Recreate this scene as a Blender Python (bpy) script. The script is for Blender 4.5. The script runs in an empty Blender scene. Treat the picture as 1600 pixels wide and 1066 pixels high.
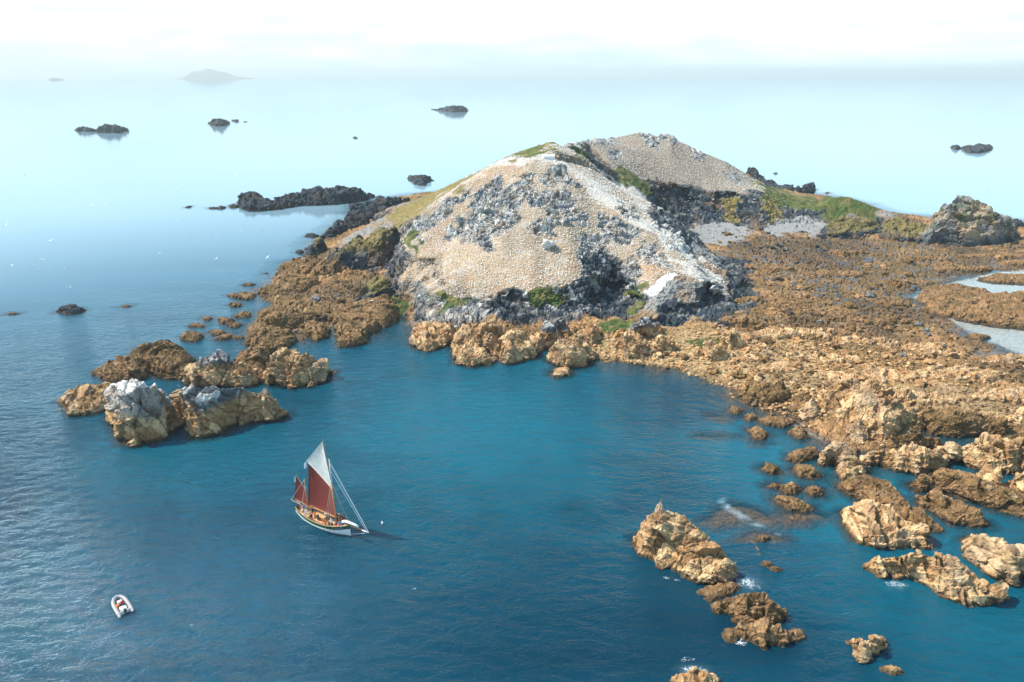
import bpy, math, random
import numpy as np
from mathutils import Vector, Matrix, geometry

C = bpy.context.scene.collection
sc = bpy.context.scene
R = math.radians

# ------------------------------------------------------------------ camera
CAM_H, PITCH, ROLL, FPX = 70.0, 21.37, 0.1, 1067.0
cam_data = bpy.data.cameras.new('camera')
cam_data.sensor_width = 36.0
cam_data.lens = 36.0 * FPX / 1600.0
cam_data.clip_start = 0.5
cam_data.clip_end = 120000.0
cam = bpy.data.objects.new('camera', cam_data)
C.objects.link(cam)
cam_mat = Matrix.Rotation(R(90 - PITCH), 4, 'X') @ Matrix.Rotation(R(-ROLL), 4, 'Z')
cam.matrix_world = Matrix.Translation((0, 0, CAM_H)) @ cam_mat
sc.camera = cam

# ------------------------------------------------------------------ sky, sun, exposure
SUN_EL, SUN_AZ = 50.0, -74.0          # azimuth from the view direction (+Y), positive to the right
SUN_STRENGTH, SKY_STRENGTH, EXPOSURE = 5.0, 0.10, 0.62
sun_dir = Vector((math.sin(R(SUN_AZ)) * math.cos(R(SUN_EL)), math.cos(R(SUN_AZ)) * math.cos(R(SUN_EL)), math.sin(R(SUN_EL))))
sd = bpy.data.lights.new('sun', 'SUN')
sd.energy = SUN_STRENGTH
sd.angle = R(0.53)
sd.color = (1.0, 0.93, 0.82)
sun = bpy.data.objects.new('sun', sd)
C.objects.link(sun)
sun.rotation_euler = (-sun_dir).to_track_quat('-Z', 'Y').to_euler()
sun.location = sun_dir * 300

world = bpy.data.worlds.new('World')
sc.world = world
world.use_nodes = True
wn, wl = world.node_tree.nodes, world.node_tree.links
wn.clear()
w_out = wn.new('ShaderNodeOutputWorld')
w_bg = wn.new('ShaderNodeBackground')
w_bg.inputs['Strength'].default_value = SKY_STRENGTH
sky = wn.new('ShaderNodeTexSky')
sky.sky_type = 'NISHITA'
sky.sun_disc = False
sky.sun_elevation = R(SUN_EL)
sky.sun_rotation = R(SUN_AZ)
sky.air_density = 1.0
sky.dust_density = 1.2
sky.ozone_density = 2.0
tc = wn.new('ShaderNodeTexCoord')
sep = wn.new('ShaderNodeSeparateXYZ')
wl.new(tc.outputs['Generated'], sep.inputs[0])
zc = wn.new('ShaderNodeMath'); zc.operation = 'MAXIMUM'; zc.inputs[1].default_value = 0.004
wl.new(sep.outputs['Z'], zc.inputs[0])
comb = wn.new('ShaderNodeCombineXYZ')
wl.new(sep.outputs['X'], comb.inputs[0]); wl.new(sep.outputs['Y'], comb.inputs[1]); wl.new(zc.outputs[0], comb.inputs[2])
wl.new(comb.outputs[0], sky.inputs[0])
# thin high cloud and haze that whitens the low sky, thickest near the horizon
mp = wn.new('ShaderNodeMapping'); mp.inputs['Scale'].default_value = (1.6, 1.6, 9.0)
wl.new(comb.outputs[0], mp.inputs['Vector'])
nz = wn.new('ShaderNodeTexNoise'); nz.inputs['Scale'].default_value = 2.2; nz.inputs['Detail'].default_value = 7.0
nz.inputs['Roughness'].default_value = 0.62
wl.new(mp.outputs[0], nz.inputs['Vector'])
cr = wn.new('ShaderNodeMapRange'); cr.inputs[1].default_value = 0.36; cr.inputs[2].default_value = 0.66
cr.inputs[3].default_value = 0.0; cr.inputs[4].default_value = 1.0
wl.new(nz.outputs['Fac'], cr.inputs[0])
hz = wn.new('ShaderNodeMapRange'); hz.inputs[1].default_value = 0.0; hz.inputs[2].default_value = 0.62; hz.interpolation_type = 'SMOOTHSTEP'
hz.inputs[3].default_value = 0.82; hz.inputs[4].default_value = 0.08
wl.new(zc.outputs[0], hz.inputs[0])
ad = wn.new('ShaderNodeMath'); ad.operation = 'MULTIPLY_ADD'; ad.inputs[1].default_value = 0.24
wl.new(cr.outputs[0], ad.inputs[0]); wl.new(hz.outputs[0], ad.inputs[2]); ad.use_clamp = True
wm = wn.new('ShaderNodeMix'); wm.data_type = 'RGBA'
wm.inputs[7].default_value = (8.6, 9.9, 10.4, 1)
vr = wn.new('ShaderNodeMix'); vr.data_type = 'RGBA'
vz = wn.new('ShaderNodeMapRange'); vz.inputs[1].default_value = 0.07; vz.inputs[2].default_value = 0.34; vz.interpolation_type = 'SMOOTHSTEP'
wl.new(zc.outputs[0], vz.inputs[0]); wl.new(vz.outputs[0], vr.inputs[0])
vl = wn.new('ShaderNodeMix'); vl.data_type = 'RGBA'      # cyan bank of haze on the horizon, whiter above, its edge uneven
vl.inputs[6].default_value = (5.2, 6.9, 7.5, 1); vl.inputs[7].default_value = (8.4, 9.6, 9.9, 1)
vlz = wn.new('ShaderNodeMath'); vlz.operation = 'MULTIPLY_ADD'; vlz.inputs[1].default_value = 0.085
wl.new(cr.outputs[0], vlz.inputs[0]); wl.new(zc.outputs[0], vlz.inputs[2])
vlr = wn.new('ShaderNodeMapRange'); vlr.inputs[1].default_value = 0.02; vlr.inputs[2].default_value = 0.125; vlr.interpolation_type = 'SMOOTHSTEP'
wl.new(vlz.outputs[0], vlr.inputs[0]); wl.new(vlr.outputs[0], vl.inputs[0]); wl.new(vl.outputs[2], vr.inputs[6])
vr.inputs[7].default_value = (2.0, 6.6, 10.0, 1)  # veil overhead, out of view, coloured blue to tint the sea's reflections
wl.new(vr.outputs[2], wm.inputs[7])
wl.new(ad.outputs[0], wm.inputs[0]); wl.new(sky.outputs[0], wm.inputs[6])
wl.new(wm.outputs[2], w_bg.inputs[0]); wl.new(w_bg.outputs[0], w_out.inputs[0])

sc.view_settings.view_transform = 'Standard'
sc.view_settings.look = 'None'
sc.view_settings.exposure = EXPOSURE
sc.view_settings.gamma = 1.0
sc.view_settings.use_curve_mapping = False
sc.render.engine = 'CYCLES'
sc.cycles.max_bounces = 5
sc.cycles.diffuse_bounces = 2
sc.cycles.glossy_bounces = 2
sc.cycles.transparent_max_bounces = 6
sc.cycles.volume_bounces = 0
sc.cycles.use_denoising = True
sc.cycles.use_adaptive_sampling = False

# ------------------------------------------------------------------ pixel -> place
M3 = np.array([[cam_mat[i][j] for j in range(3)] for i in range(3)])
EYE = np.array([0.0, 0.0, CAM_H])

def ray(px, py):
    d = M3 @ np.array([(px - 800.0) / FPX, -(py - 533.0) / FPX, -1.0])
    return d

def at_z(px, py, z=0.0):
    d = ray(px, py); t = (z - CAM_H) / d[2]
    return EYE + d * t

def at_y(px, py, Y):
    d = ray(px, py); return EYE + d * (Y / d[1])

def project(P):
    q = (P - EYE) @ M3
    w = np.maximum(-q[:, 2], 1e-3)
    return 800.0 + q[:, 0] / w * FPX, 533.0 - q[:, 1] / w * FPX

# ------------------------------------------------------------------ noise
def _h(ix, iy, iz, seed):
    h = (ix.astype(np.int64) * 374761393 + iy.astype(np.int64) * 668265263 + iz.astype(np.int64) * 2147483647 + seed * 974634777) & 0xffffffff
    h = ((h ^ (h >> 13)) * 1274126177) & 0xffffffff
    h = h ^ (h >> 16)
    h = (h * 2246822519) & 0xffffffff
    return (h ^ (h >> 15)).astype(np.uint32)

def _u(h, k=0):
    if k:
        h = ((h.astype(np.uint64) * (2654435761 + 2 * k * 7919)) & 0xffffffff)
        h = (h ^ (h >> 14))
    return (h & 0xffffff).astype(np.float32) / 16777216.0

def vnoise(P, scale, seed=0):
    """value noise, roughly 0..1, P (n,3)"""
    Q = (P / scale).astype(np.float32)
    I = np.floor(Q); F = Q - I; F = F * F * (3 - 2 * F)
    I = I.astype(np.int64); out = 0
    for dx in (0, 1):
        wx = F[:, 0] if dx else 1 - F[:, 0]
        for dy in (0, 1):
            wy = F[:, 1] if dy else 1 - F[:, 1]
            for dz in (0, 1):
                wz = F[:, 2] if dz else 1 - F[:, 2]
                out = out + wx * wy * wz * _u(_h(I[:, 0] + dx, I[:, 1] + dy, I[:, 2] + dz, seed))
    return out

def fbm(P, scale, octs=4, seed=0, gain=0.5):
    a, s, t, out = 1.0, scale, 0.0, 0.0
    for k in range(octs):
        out = out + a * vnoise(P, s, seed + k * 17); t += a; a *= gain; s *= 0.5
    return out / t

def worley(P, size, seed=0):
    """blocky fractured noise: returns facet height (-.5...5), distance to the crack (0..), cell random"""
    Q = (P / size).astype(np.float32)
    I = np.floor(Q).astype(np.int64)
    n = len(Q)
    f1 = np.full(n, 9.0, np.float32); f2 = f1.copy(); hid = np.zeros(n, np.uint32)
    v1 = np.zeros((n, 3), np.float32)
    for dx in (-1, 0, 1):
        for dy in (-1, 0, 1):
            for dz in (-1, 0, 1):
                a, b, c = I[:, 0] + dx, I[:, 1] + dy, I[:, 2] + dz
                h = _h(a, b, c, seed)
                ux = Q[:, 0] - (a + _u(h, 1)).astype(np.float32)
                uy = Q[:, 1] - (b + _u(h, 2)).astype(np.float32)
                uz = Q[:, 2] - (c + _u(h, 3)).astype(np.float32)
                d = np.sqrt(ux * ux + uy * uy + uz * uz)
                m = d < f1
                f2 = np.where(m, f1, np.minimum(f2, d))
                f1 = np.where(m, d, f1)
                hid = np.where(m, h, hid)
                v1[m, 0] = ux[m]; v1[m, 1] = uy[m]; v1[m, 2] = uz[m]
    r = _u(hid, 4)
    g = (_u(hid, 5) - .5) * v1[:, 0] + (_u(hid, 6) - .5) * v1[:, 1] + (_u(hid, 7) - .5) * v1[:, 2]
    return (r - .5) * .8 + g * 1.6, f2 - f1, r

def sstep(a, b, x):
    t = np.clip((x - a) / (b - a), 0, 1)
    return t * t * (3 - 2 * t)

# ------------------------------------------------------------------ mesh helpers
def tag(o, label=None, cat=None, group=None, kind=None):
    if label: o['label'] = label
    if cat: o['category'] = cat
    if group: o['group'] = group
    if kind: o['kind'] = kind
    return o

def np_mesh(name, V, F, mats, col=None, smooth=False, attrs=None, matidx=None):
    me = bpy.data.meshes.new(name)
    V = np.asarray(V, np.float32); F = np.asarray(F, np.int32); k = F.shape[1]
    me.vertices.add(len(V)); me.vertices.foreach_set('co', V.ravel())
    me.loops.add(F.size); me.loops.foreach_set('vertex_index', F.ravel())
    me.polygons.add(len(F)); me.polygons.foreach_set('loop_start', np.arange(0, F.size, k, dtype=np.int32))
    me.polygons.foreach_set('use_smooth', np.full(len(F), smooth))
    if matidx is not None: me.polygons.foreach_set('material_index', np.asarray(matidx, np.int32))
    for m in (mats if isinstance(mats, (list, tuple)) else [mats]): me.materials.append(m)
    if col is not None:
        a = me.attributes.new('col', 'FLOAT_COLOR', 'POINT')
        c4 = np.ones((len(V), 4), np.float32); c4[:, :3] = col
        a.data.foreach_set('color', c4.ravel())
    for kx, v in (attrs or {}).items():
        a = me.attributes.new(kx, 'FLOAT', 'POINT'); a.data.foreach_set('value', np.asarray(v, np.float32))
    me.update(calc_edges=True)
    return me

def link(name, me, parent=None):
    o = bpy.data.objects.new(name, me); C.objects.link(o)
    if parent is not None: o.parent = parent
    return o

def grid_faces(nr, nc, keep=None):
    i = np.arange(nr * nc).reshape(nr, nc)
    F = np.stack([i[:-1, :-1], i[:-1, 1:], i[1:, 1:], i[1:, :-1]], -1).reshape(-1, 4)
    if keep is not None: F = F[keep[F].any(1)]
    return F

def compact(V, F, *arrs):
    used = np.zeros(len(V), bool); used[F.ravel()] = True
    idx = np.cumsum(used) - 1
    return (V[used], idx[F]) + tuple(a[used] for a in arrs)

def grid_normals(P):
    """P (nr,nc,3) -> unit normals"""
    du = np.gradient(P, axis=1); dv = np.gradient(P, axis=0)
    n = np.cross(du, dv); n *= np.sign(n[..., 2:3] + 1e-9)
    return n / (np.linalg.norm(n, axis=-1, keepdims=True) + 1e-9)

def poly_sdf(x, y, poly):
    """signed distance (+ inside), nearest segment index and parameter"""
    n = len(poly); inside = np.zeros(x.shape, bool)
    best = np.full(x.shape, 1e9); seg = np.zeros(x.shape, int); tt = np.zeros(x.shape)
    for i in range(n):
        ax, ay = poly[i][0], poly[i][1]; bx, by = poly[(i + 1) % n][0], poly[(i + 1) % n][1]
        ex, ey = bx - ax, by - ay
        t = np.clip(((x - ax) * ex + (y - ay) * ey) / (ex * ex + ey * ey + 1e-9), 0, 1)
        d = np.hypot(x - ax - t * ex, y - ay - t * ey)
        m = d < best; best = np.where(m, d, best); seg = np.where(m, i, seg); tt = np.where(m, t, tt)
        c = ((ay > y) != (by > y)) & (x < ex * (y - ay) / (ey + (1e-9 if ey >= 0 else -1e-9)) + ax)
        inside ^= c
    return np.where(inside, best, -best), seg, tt

# ------------------------------------------------------------------ materials
def new_mat(name):
    m = bpy.data.materials.new(name); m.use_nodes = True
    nt = m.node_tree; nt.nodes.clear()
    out = nt.nodes.new('ShaderNodeOutputMaterial')
    return m, nt.nodes, nt.links, out

def simple_mat(name, col, rough=0.6, metal=0.0, noise=0.12, scale=3.0, bump=0.0):
    m, n, l, out = new_mat(name)
    p = n.new('ShaderNodeBsdfPrincipled')
    p.inputs['Roughness'].default_value = rough; p.inputs['Metallic'].default_value = metal
    t = n.new('ShaderNodeTexNoise'); t.inputs['Scale'].default_value = scale; t.inputs['Detail'].default_value = 4
    c = n.new('ShaderNodeTexCoord'); l.new(c.outputs['Object'], t.inputs['Vector'])
    r = n.new('ShaderNodeMix'); r.data_type = 'RGBA'
    r.inputs[6].default_value = tuple(x * (1 - noise) for x in col) + (1,)
    r.inputs[7].default_value = tuple(min(1, x * (1 + noise)) for x in col) + (1,)
    l.new(t.outputs['Fac'], r.inputs[0]); l.new(r.outputs[2], p.inputs['Base Color'])
    if bump:
        b = n.new('ShaderNodeBump'); b.inputs['Strength'].default_value = bump; b.inputs['Distance'].default_value = 0.05
        l.new(t.outputs['Fac'], b.inputs['Height']); l.new(b.outputs[0], p.inputs['Normal'])
    l.new(p.outputs[0], out.inputs[0])
    return m

def rock_material(name, fine=1.5, bump=0.5, dist=0.25):
    """albedo from the per-vertex mineral/lichen/weed colour with some painted shadow, broken up by noise, with fine relief"""
    m, n, l, out = new_mat(name)
    p = n.new('ShaderNodeBsdfPrincipled'); p.inputs['Roughness'].default_value = 0.85
    p.inputs['Specular IOR Level'].default_value = 0.25
    a = n.new('ShaderNodeAttribute'); a.attribute_name = 'col'
    g = n.new('ShaderNodeNewGeometry')
    t = n.new('ShaderNodeTexNoise'); t.inputs['Scale'].default_value = fine; t.inputs['Detail'].default_value = 6; t.inputs['Roughness'].default_value = 0.7
    l.new(g.outputs['Position'], t.inputs['Vector'])
    mr = n.new('ShaderNodeMapRange'); mr.inputs[1].default_value = 0.3; mr.inputs[2].default_value = 0.7
    mr.inputs[3].default_value = 0.62; mr.inputs[4].default_value = 1.38
    l.new(t.outputs['Fac'], mr.inputs[0])
    mx = n.new('ShaderNodeVectorMath'); mx.operation = 'SCALE'
    l.new(a.outputs['Color'], mx.inputs[0]); l.new(mr.outputs[0], mx.inputs['Scale'])
    l.new(mx.outputs[0], p.inputs['Base Color'])
    v = n.new('ShaderNodeTexVoronoi'); v.inputs['Scale'].default_value = fine * 0.9; v.feature = 'F1'
    l.new(g.outputs['Position'], v.inputs['Vector'])
    ad = n.new('ShaderNodeMath'); ad.operation = 'MULTIPLY_ADD'; ad.inputs[1].default_value = 1.2
    l.new(t.outputs['Fac'], ad.inputs[0]); l.new(v.outputs['Distance'], ad.inputs[2])
    wv = n.new('ShaderNodeVectorMath'); wv.operation = 'MULTIPLY_ADD'; wv.inputs[1].default_value = (1.1 / fine,) * 3
    l.new(t.outputs['Color'], wv.inputs[0]); l.new(g.outputs['Position'], wv.inputs[2])
    for k_, w_k in ((.42, .55), (1.1, .3)):
        mpk = n.new('ShaderNodeMapping'); mpk.inputs['Rotation'].default_value = (.3, .4, .7); mpk.inputs['Scale'].default_value = (1, 1.7, .8)
        l.new(wv.outputs[0], mpk.inputs['Vector'])
        e = n.new('ShaderNodeTexVoronoi'); e.feature = 'DISTANCE_TO_EDGE'; e.inputs['Scale'].default_value = fine * k_
        l.new(mpk.outputs[0], e.inputs['Vector'])
        em = n.new('ShaderNodeMapRange'); em.inputs[1].default_value = 0; em.inputs[2].default_value = .09
        l.new(e.outputs['Distance'], em.inputs[0])
        a2 = n.new('ShaderNodeMath'); a2.operation = 'MULTIPLY_ADD'; a2.inputs[1].default_value = w_k * .8
        l.new(em.outputs[0], a2.inputs[0]); l.new(ad.outputs[0], a2.inputs[2]); ad = a2
    b = n.new('ShaderNodeBump'); b.inputs['Strength'].default_value = bump; b.inputs['Distance'].default_value = dist
    l.new(ad.outputs[0], b.inputs['Height']); l.new(b.outputs[0], p.inputs['Normal'])
    l.new(p.outputs[0], out.inputs[0])
    return m

MAT_ROCK = rock_material('rock_surface', 1.6, 0.6, 0.3)
MAT_FAR = rock_material('far_rock_surface', 0.3, 0.5, 0.8)
MAT_HILL = rock_material('hill_surface', 3.2, 0.4, 0.12)
MAT_LAND = rock_material('land_surface', 1.2, 0.7, 0.3)
# ------------------------------------------------------------------ land heights
GX0, GX1, GY0, GY1, GS = -280.0, 440.0, 90.0, 540.0, 0.75
gnx = int((GX1 - GX0) / GS) + 1; gny = int((GY1 - GY0) / GS) + 1
gxs = GX0 + np.arange(gnx) * GS; gys = GY0 + np.arange(gny) * GS
GXX, GYY = np.meshgrid(gxs, gys)

coast_px = [(616,500),(600,512),(585,522),(560,516),(540,512),(520,507),(505,522),(480,526),(470,530),(450,520),(430,538),(400,540),
            (378,522),(392,500),(400,490),(420,478),(404,455),(420,440),(435,425),(442,410),(480,402),(490,385),(500,368),(530,352),
            (550,335),(560,322),(590,312),(620,308),(645,303)]
coast = [tuple(at_z(*p)[:2]) for p in coast_px]
coast += [(-20,448),(40,466),(100,474),(150,462),(182,440),(196,418),(205,398)]
coast += [tuple(at_z(*p)[:2]) for p in [(1385,332),(1420,336),(1450,339),(1600,346),(1720,352)]]
coast += [tuple(at_z(*p)[:2]) for p in [(1830,358),(1960,375),(2020,430),(1990,500),(1900,580),(1830,640),(1760,690),(1680,704),(1600,690),(1540,676),(1490,682),(1450,672),(1420,700),(1360,708),(1300,690),(1265,668),(1250,648),
            (1205,640),(1160,622),(1140,600),(1100,592),(1060,578),(1000,572),(960,565),(925,558),(880,545),(840,540),(800,545),(770,535),
            (730,530),(700,530),(660,520),(642,505),(630,488),(624,484)]]
pool = [tuple(at_z(*p)[:2]) for p in [(1425,462),(1437,474),(1470,490),(1500,510),(1545,532),(1600,554),(1720,590),(1720,415),(1560,424),(1490,438),(1440,456)]]

LZ = [ # pixel x, pixel y, height
 # foot of the front cliffs
 (640,500,2.2),(665,505,2.5),(700,505,2.8),(760,503,3),(830,500,3.2),(900,499,3.2),(950,497,3),(1000,508,2.8),(1060,506,2.8),(1110,502,3),(1160,503,2.6),
 (650,525,1),(720,530,1),(800,540,1),(900,548,1),(980,560,.8),(1060,565,.6),(1130,585,.5),(1000,535,1.8),(1080,535,1.8),(1150,545,1.8),
 (1180,440,2.0),(1140,415,2.2),(1110,395,2.2),(1200,500,2.0),(1230,560,1.6),(1220,610,.9),(1290,560,1.7),(1300,620,1.6),
 (1200,385,1.6),(1300,400,1.5),(1400,400,1.4),(1500,400,1.4),(1600,412,1.2),(1250,450,1.6),(1350,450,1.4),(1420,440,1.0),
 (1300,500,1.7),(1400,520,1.5),(1480,560,1.5),(1600,600,1.6),(1400,600,2.2),(1500,630,1.8),(1600,650,1.4),(1350,560,2.0),
 (1330,660,2.4),(1400,660,2.0),(1700,600,1.5),(1700,420,1.5),(1480,660,1.0),(1560,665,.8),
 (1100,372,1.6),(1160,362,1.8),(1220,352,2),(1270,350,2),(1310,368,1.4),(1360,380,1.4),
 # left shelf
 (600,490,2.2),(560,490,1.8),(520,490,1.4),(480,500,1.3),(440,520,1),(410,525,.8),(420,500,.9),(440,480,1.2),(480,470,1.6),(530,460,2.0),(590,460,2.6),
 (440,445,1.2),(480,430,1.8),(540,425,2.4),(600,435,2.6),(618,455,2.4),(622,474,1.4),(470,412,1.4),(500,400,1.8),(520,380,2.2),(560,350,2.2),(590,330,2.4),(615,320,2.2),(640,310,2),
 (600,345,4.0),(570,330,2.6),(608,410,3.4),(630,482,.8),
 # foot of the far cliffs
 (1080,350,2.6),(1130,350,2.6),(1170,350,2.4),(1205,350,2.4),(1245,341,2.6),(1285,345,2.4),(1320,362,2),(1350,368,1.8),(1385,366,1.6),
 (1400,350,3),(1440,352,2.4),(1500,365,2),(1600,372,1.5),
]
LY = [ # pixel x, pixel y, distance ahead
 (634,362,240),(633,390,225),(630,425,208),(636,450,200),
 (645,352,242),(645,400,222),(648,440,205),
 (672,330,246),(700,306,250),(700,350,236),(700,400,217),(706,446,201),(730,284,254),
 (760,262,257),(760,300,243),(760,350,228),(760,400,212),(770,450,199),
 (800,249,260),(830,246,260),(820,275,248),(830,300,239),(830,350,223),(830,400,209),(840,450,197),
 (866,247,262),(880,300,241),(890,350,225),(890,400,210),(900,440,200),
 (700,468,198),(770,476,194.5),(840,480,193),(900,474,195.5),
 (905,262,262),(930,290,250),(940,340,233),(936,390,218),(928,430,205),(950,440,208),(955,480,201),
 (960,312,243),(1000,345,233),(1040,378,223),(1070,404,215),(1100,430,208),(1130,455,201.5),(1150,478,197),
 (990,385,221),(1000,405,215),(985,440,207),(1040,425,207),(1060,440,202),
 (992,472,197),(1030,470,196.5),(1070,468,198),(1085,450,202),(1110,470,205),(1120,455,205),(1140,485,200),
 (925,262,268),(955,283,266),(1000,308,263),(1040,332,256),(1072,358,249),(1092,385,241),
 (975,318,247),(1010,335,247),(1040,360,237),(1075,392,230),(1100,415,222),
 # green back ridge and its slope down to the left
 (860,218,305),(835,228,303),(810,237,301),(780,250,300),(740,271,302),(700,290,308),(665,306,318),(640,318,330),
 (800,245,285),(840,238,285),(740,278,285),(690,302,285),(650,328,285),(632,345,270),(870,236,285),
 (885,224,318),(900,236,305),(925,252,295),
 # far hill
 (897,221,338),(920,217,365),(950,216,384),(975,211,394),(1000,205,400),(1022,211,400),(1045,207,400),(1068,222,398),(1090,233,396),(1130,250,394),(1170,274,390),(1200,291,388),(1240,306,386),(1285,318,384),
 (920,238,330),(950,250,345),(1000,235,375),(1000,258,358),(1050,240,378),(1050,262,365),(1100,260,378),(1100,278,366),(1150,285,370),
 (970,268,338),(1000,286,336),(1012,281,346),(1060,293,350),(1100,300,352),(1150,301,355),(1190,303,358),(1230,321,356),(1275,326,354),
 # grassy knoll
 (1300,307,352),(1325,307,350),(1350,316,346),(1372,328,342),(1290,320,345),(1330,335,338),(1365,345,336),
]
LW = [ # place directly
 (-60,385,3),(-60,330,8),(0,345,20),(0,400,8),(60,440,10),(100,440,10),(150,430,6),(60,460,2),(120,462,2),(-30,430,3),(40,345,22),
 (25,282,14),(45,280,10),(60,285,7),(70,275,7),(60,310,5),(40,315,9),(80,300,3),(20,310,22),(175,395,3),(190,375,2),(150,400,7),
]
pts = [at_z(a, b, z) for a, b, z in LZ] + [at_y(a, b, Y) for a, b, Y in LY] + [np.array(p, float) for p in LW]
pts += [np.array((x, y, 0.0)) for x, y in coast]
pts += [np.array((x, y, -.2)) for x, y in pool]
pts += [np.array((x, y, -4.0)) for x, y in [(GX0-5,GY0-5),(GX1+5,GY0-5),(GX1+5,GY1+5),(GX0-5,GY1+5),(80,GY1+5),(80,GY0-5)]]
pts = np.array(pts)
dv, de, df, ov, oe, of = geometry.delaunay_2d_cdt([Vector((p[0], p[1])) for p in pts], [], [], 0, 1e-3)
dz = np.array([pts[o[0]][2] for o in ov])
H0 = np.full((gny, gnx), -4.0)
for f in df:
    (x1, y1), (x2, y2), (x3, y3) = [dv[i] for i in f]
    z1, z2, z3 = dz[list(f)]
    i0, i1 = int(max(0, (min(x1, x2, x3) - GX0) / GS)), int(min(gnx, (max(x1, x2, x3) - GX0) / GS + 2))
    j0, j1 = int(max(0, (min(y1, y2, y3) - GY0) / GS)), int(min(gny, (max(y1, y2, y3) - GY0) / GS + 2))
    if i1 <= i0 or j1 <= j0: continue
    x = GXX[j0:j1, i0:i1]; y = GYY[j0:j1, i0:i1]
    den = (y2 - y3) * (x1 - x3) + (x3 - x2) * (y1 - y3)
    if abs(den) < 1e-6: continue
    a = ((y2 - y3) * (x - x3) + (x3 - x2) * (y - y3)) / den
    b = ((y3 - y1) * (x - x3) + (x1 - x3) * (y - y3)) / den
    c = 1 - a - b
    m = (a > -1e-4) & (b > -1e-4) & (c > -1e-4)
    H0[j0:j1, i0:i1][m] = (a * z1 + b * z2 + c * z3)[m]

def blur(A, r):
    k = np.exp(-(np.arange(-3 * r, 3 * r + 1) / r) ** 2 / 2); k /= k.sum()
    n = 3 * r
    B = np.pad(A, ((n, n), (0, 0)), 'edge'); A = sum(k[i] * B[i:i + A.shape[0]] for i in range(2 * n + 1))
    B = np.pad(A, ((0, 0), (n, n)), 'edge'); return sum(k[i] * B[:, i:i + A.shape[1]] for i in range(2 * n + 1))
H0 = 0.45 * blur(H0, 2) + 0.55 * blur(H0, 1)
GP = np.stack([GXX.ravel(), GYY.ravel(), np.zeros(GXX.size)], 1)
wob = ((fbm(GP, 14, 3, 5) - .5) * 9 + (fbm(GP, 3.5, 2, 9) - .5) * 4).reshape(GXX.shape)
sdc, _, _ = poly_sdf(GXX, GYY, coast)
sdp, _, _ = poly_sdf(GXX, GYY, pool)
sd_land = np.minimum(sdc, -sdp) + wob * sstep(-25, 0, sdc)
H0 = np.where(sd_land < 0, np.maximum(np.minimum(H0, 0) * 0 + sd_land * 0.38 - 0.05, -4.0), np.minimum(H0, 0.12 + sd_land * 0.9))
H0 = np.where(sdp > 0, np.maximum(H0, -.42), H0)     # the tide pool is shallow, its bed paled to paint in the sky's reflection
SEABED = H0.copy()            # also raised by every rock's skirt, read by the sea

def sample(G, x, y):
    fx = np.clip((x - GX0) / GS, 0, gnx - 1.001); fy = np.clip((y - GY0) / GS, 0, gny - 1.001)
    i = fx.astype(int); j = fy.astype(int); u = fx - i; v = fy - j
    return (G[j, i] * (1 - u) + G[j, i + 1] * u) * (1 - v) + (G[j + 1, i] * (1 - u) + G[j + 1, i + 1] * u) * v

# ------------------------------------------------------------------ colours of the ground
TAN = np.array((.46,.262,.118)); TAN2 = np.array((.56,.38,.20)); WEED = np.array((.19,.115,.045)); WEED2 = np.array((.065,.045,.030))
GREY = np.array((.26,.255,.24)); SLATE = np.array((.046,.066,.085)); GUANO = np.array((.78,.76,.71)); SOIL = np.array((.39,.285,.175))
GRASS = np.array((.062,.095,.022)); DRY = np.array((.20,.16,.055)); SAND = np.array((.28,.28,.275)); YEL = np.array((.41,.29,.15))

def mix(a, b, t):
    return a * (1 - t[:, None]) + b * t[:, None]

def zone_of(Q):
    ppx, ppy = project(Q)
    wx = (fbm(Q, 6, 3, 31) - .5) * 2; wy = (fbm(Q, 6, 3, 47) - .5) * 2
    scale_px = FPX / np.maximum(Q[:, 1], 60) * 4.5
    jx = ppx + wx * scale_px * 1.3; jy = ppy + wy * scale_px * .8

    def zone(polys, feather=6.0):
        m = np.zeros(len(Q), np.float32)
        for poly in polys:
            xs = [p[0] for p in poly]; ys = [p[1] for p in poly]
            s = (jx > min(xs) - 20) & (jx < max(xs) + 20) & (jy > min(ys) - 20) & (jy < max(ys) + 20)
            k = np.nonzero(s)[0]
            if len(k) == 0: continue
            d, _, _ = poly_sdf(jx[k], jy[k], poly)
            m[k] = np.maximum(m[k], sstep(-feather / 2, feather / 2, d))
        return m
    return zone

def hollows(Q):
    """the cave, the alcove and the undercuts run back into the cliff"""
    zone = zone_of(Q); Q = Q.copy()
    for poly, push in (([(1086,503),(1087,475),(1104,446),(1116,452),(1150,490),(1154,503)], 11), ([(922,499),(930,450),(948,418),(968,425),(985,470),(978,498)], 8),
                       ([(1018,505),(1042,478),(1078,482),(1086,505)], 5), ([(775,492),(790,458),(830,462),(838,490)], 3.5),
                       ([(1010,300),(1030,290),(1085,300),(1092,340),(1030,325)], 8), ([(1112,325),(1120,303),(1150,302),(1158,345),(1120,345)], 7), ([(1160,345),(1165,312),(1186,312),(1192,345)], 4)):
        Q[:, 1] += push * zone([poly], 4) * sstep(2.6, 3.6, Q[:, 2])
    return Q

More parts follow.
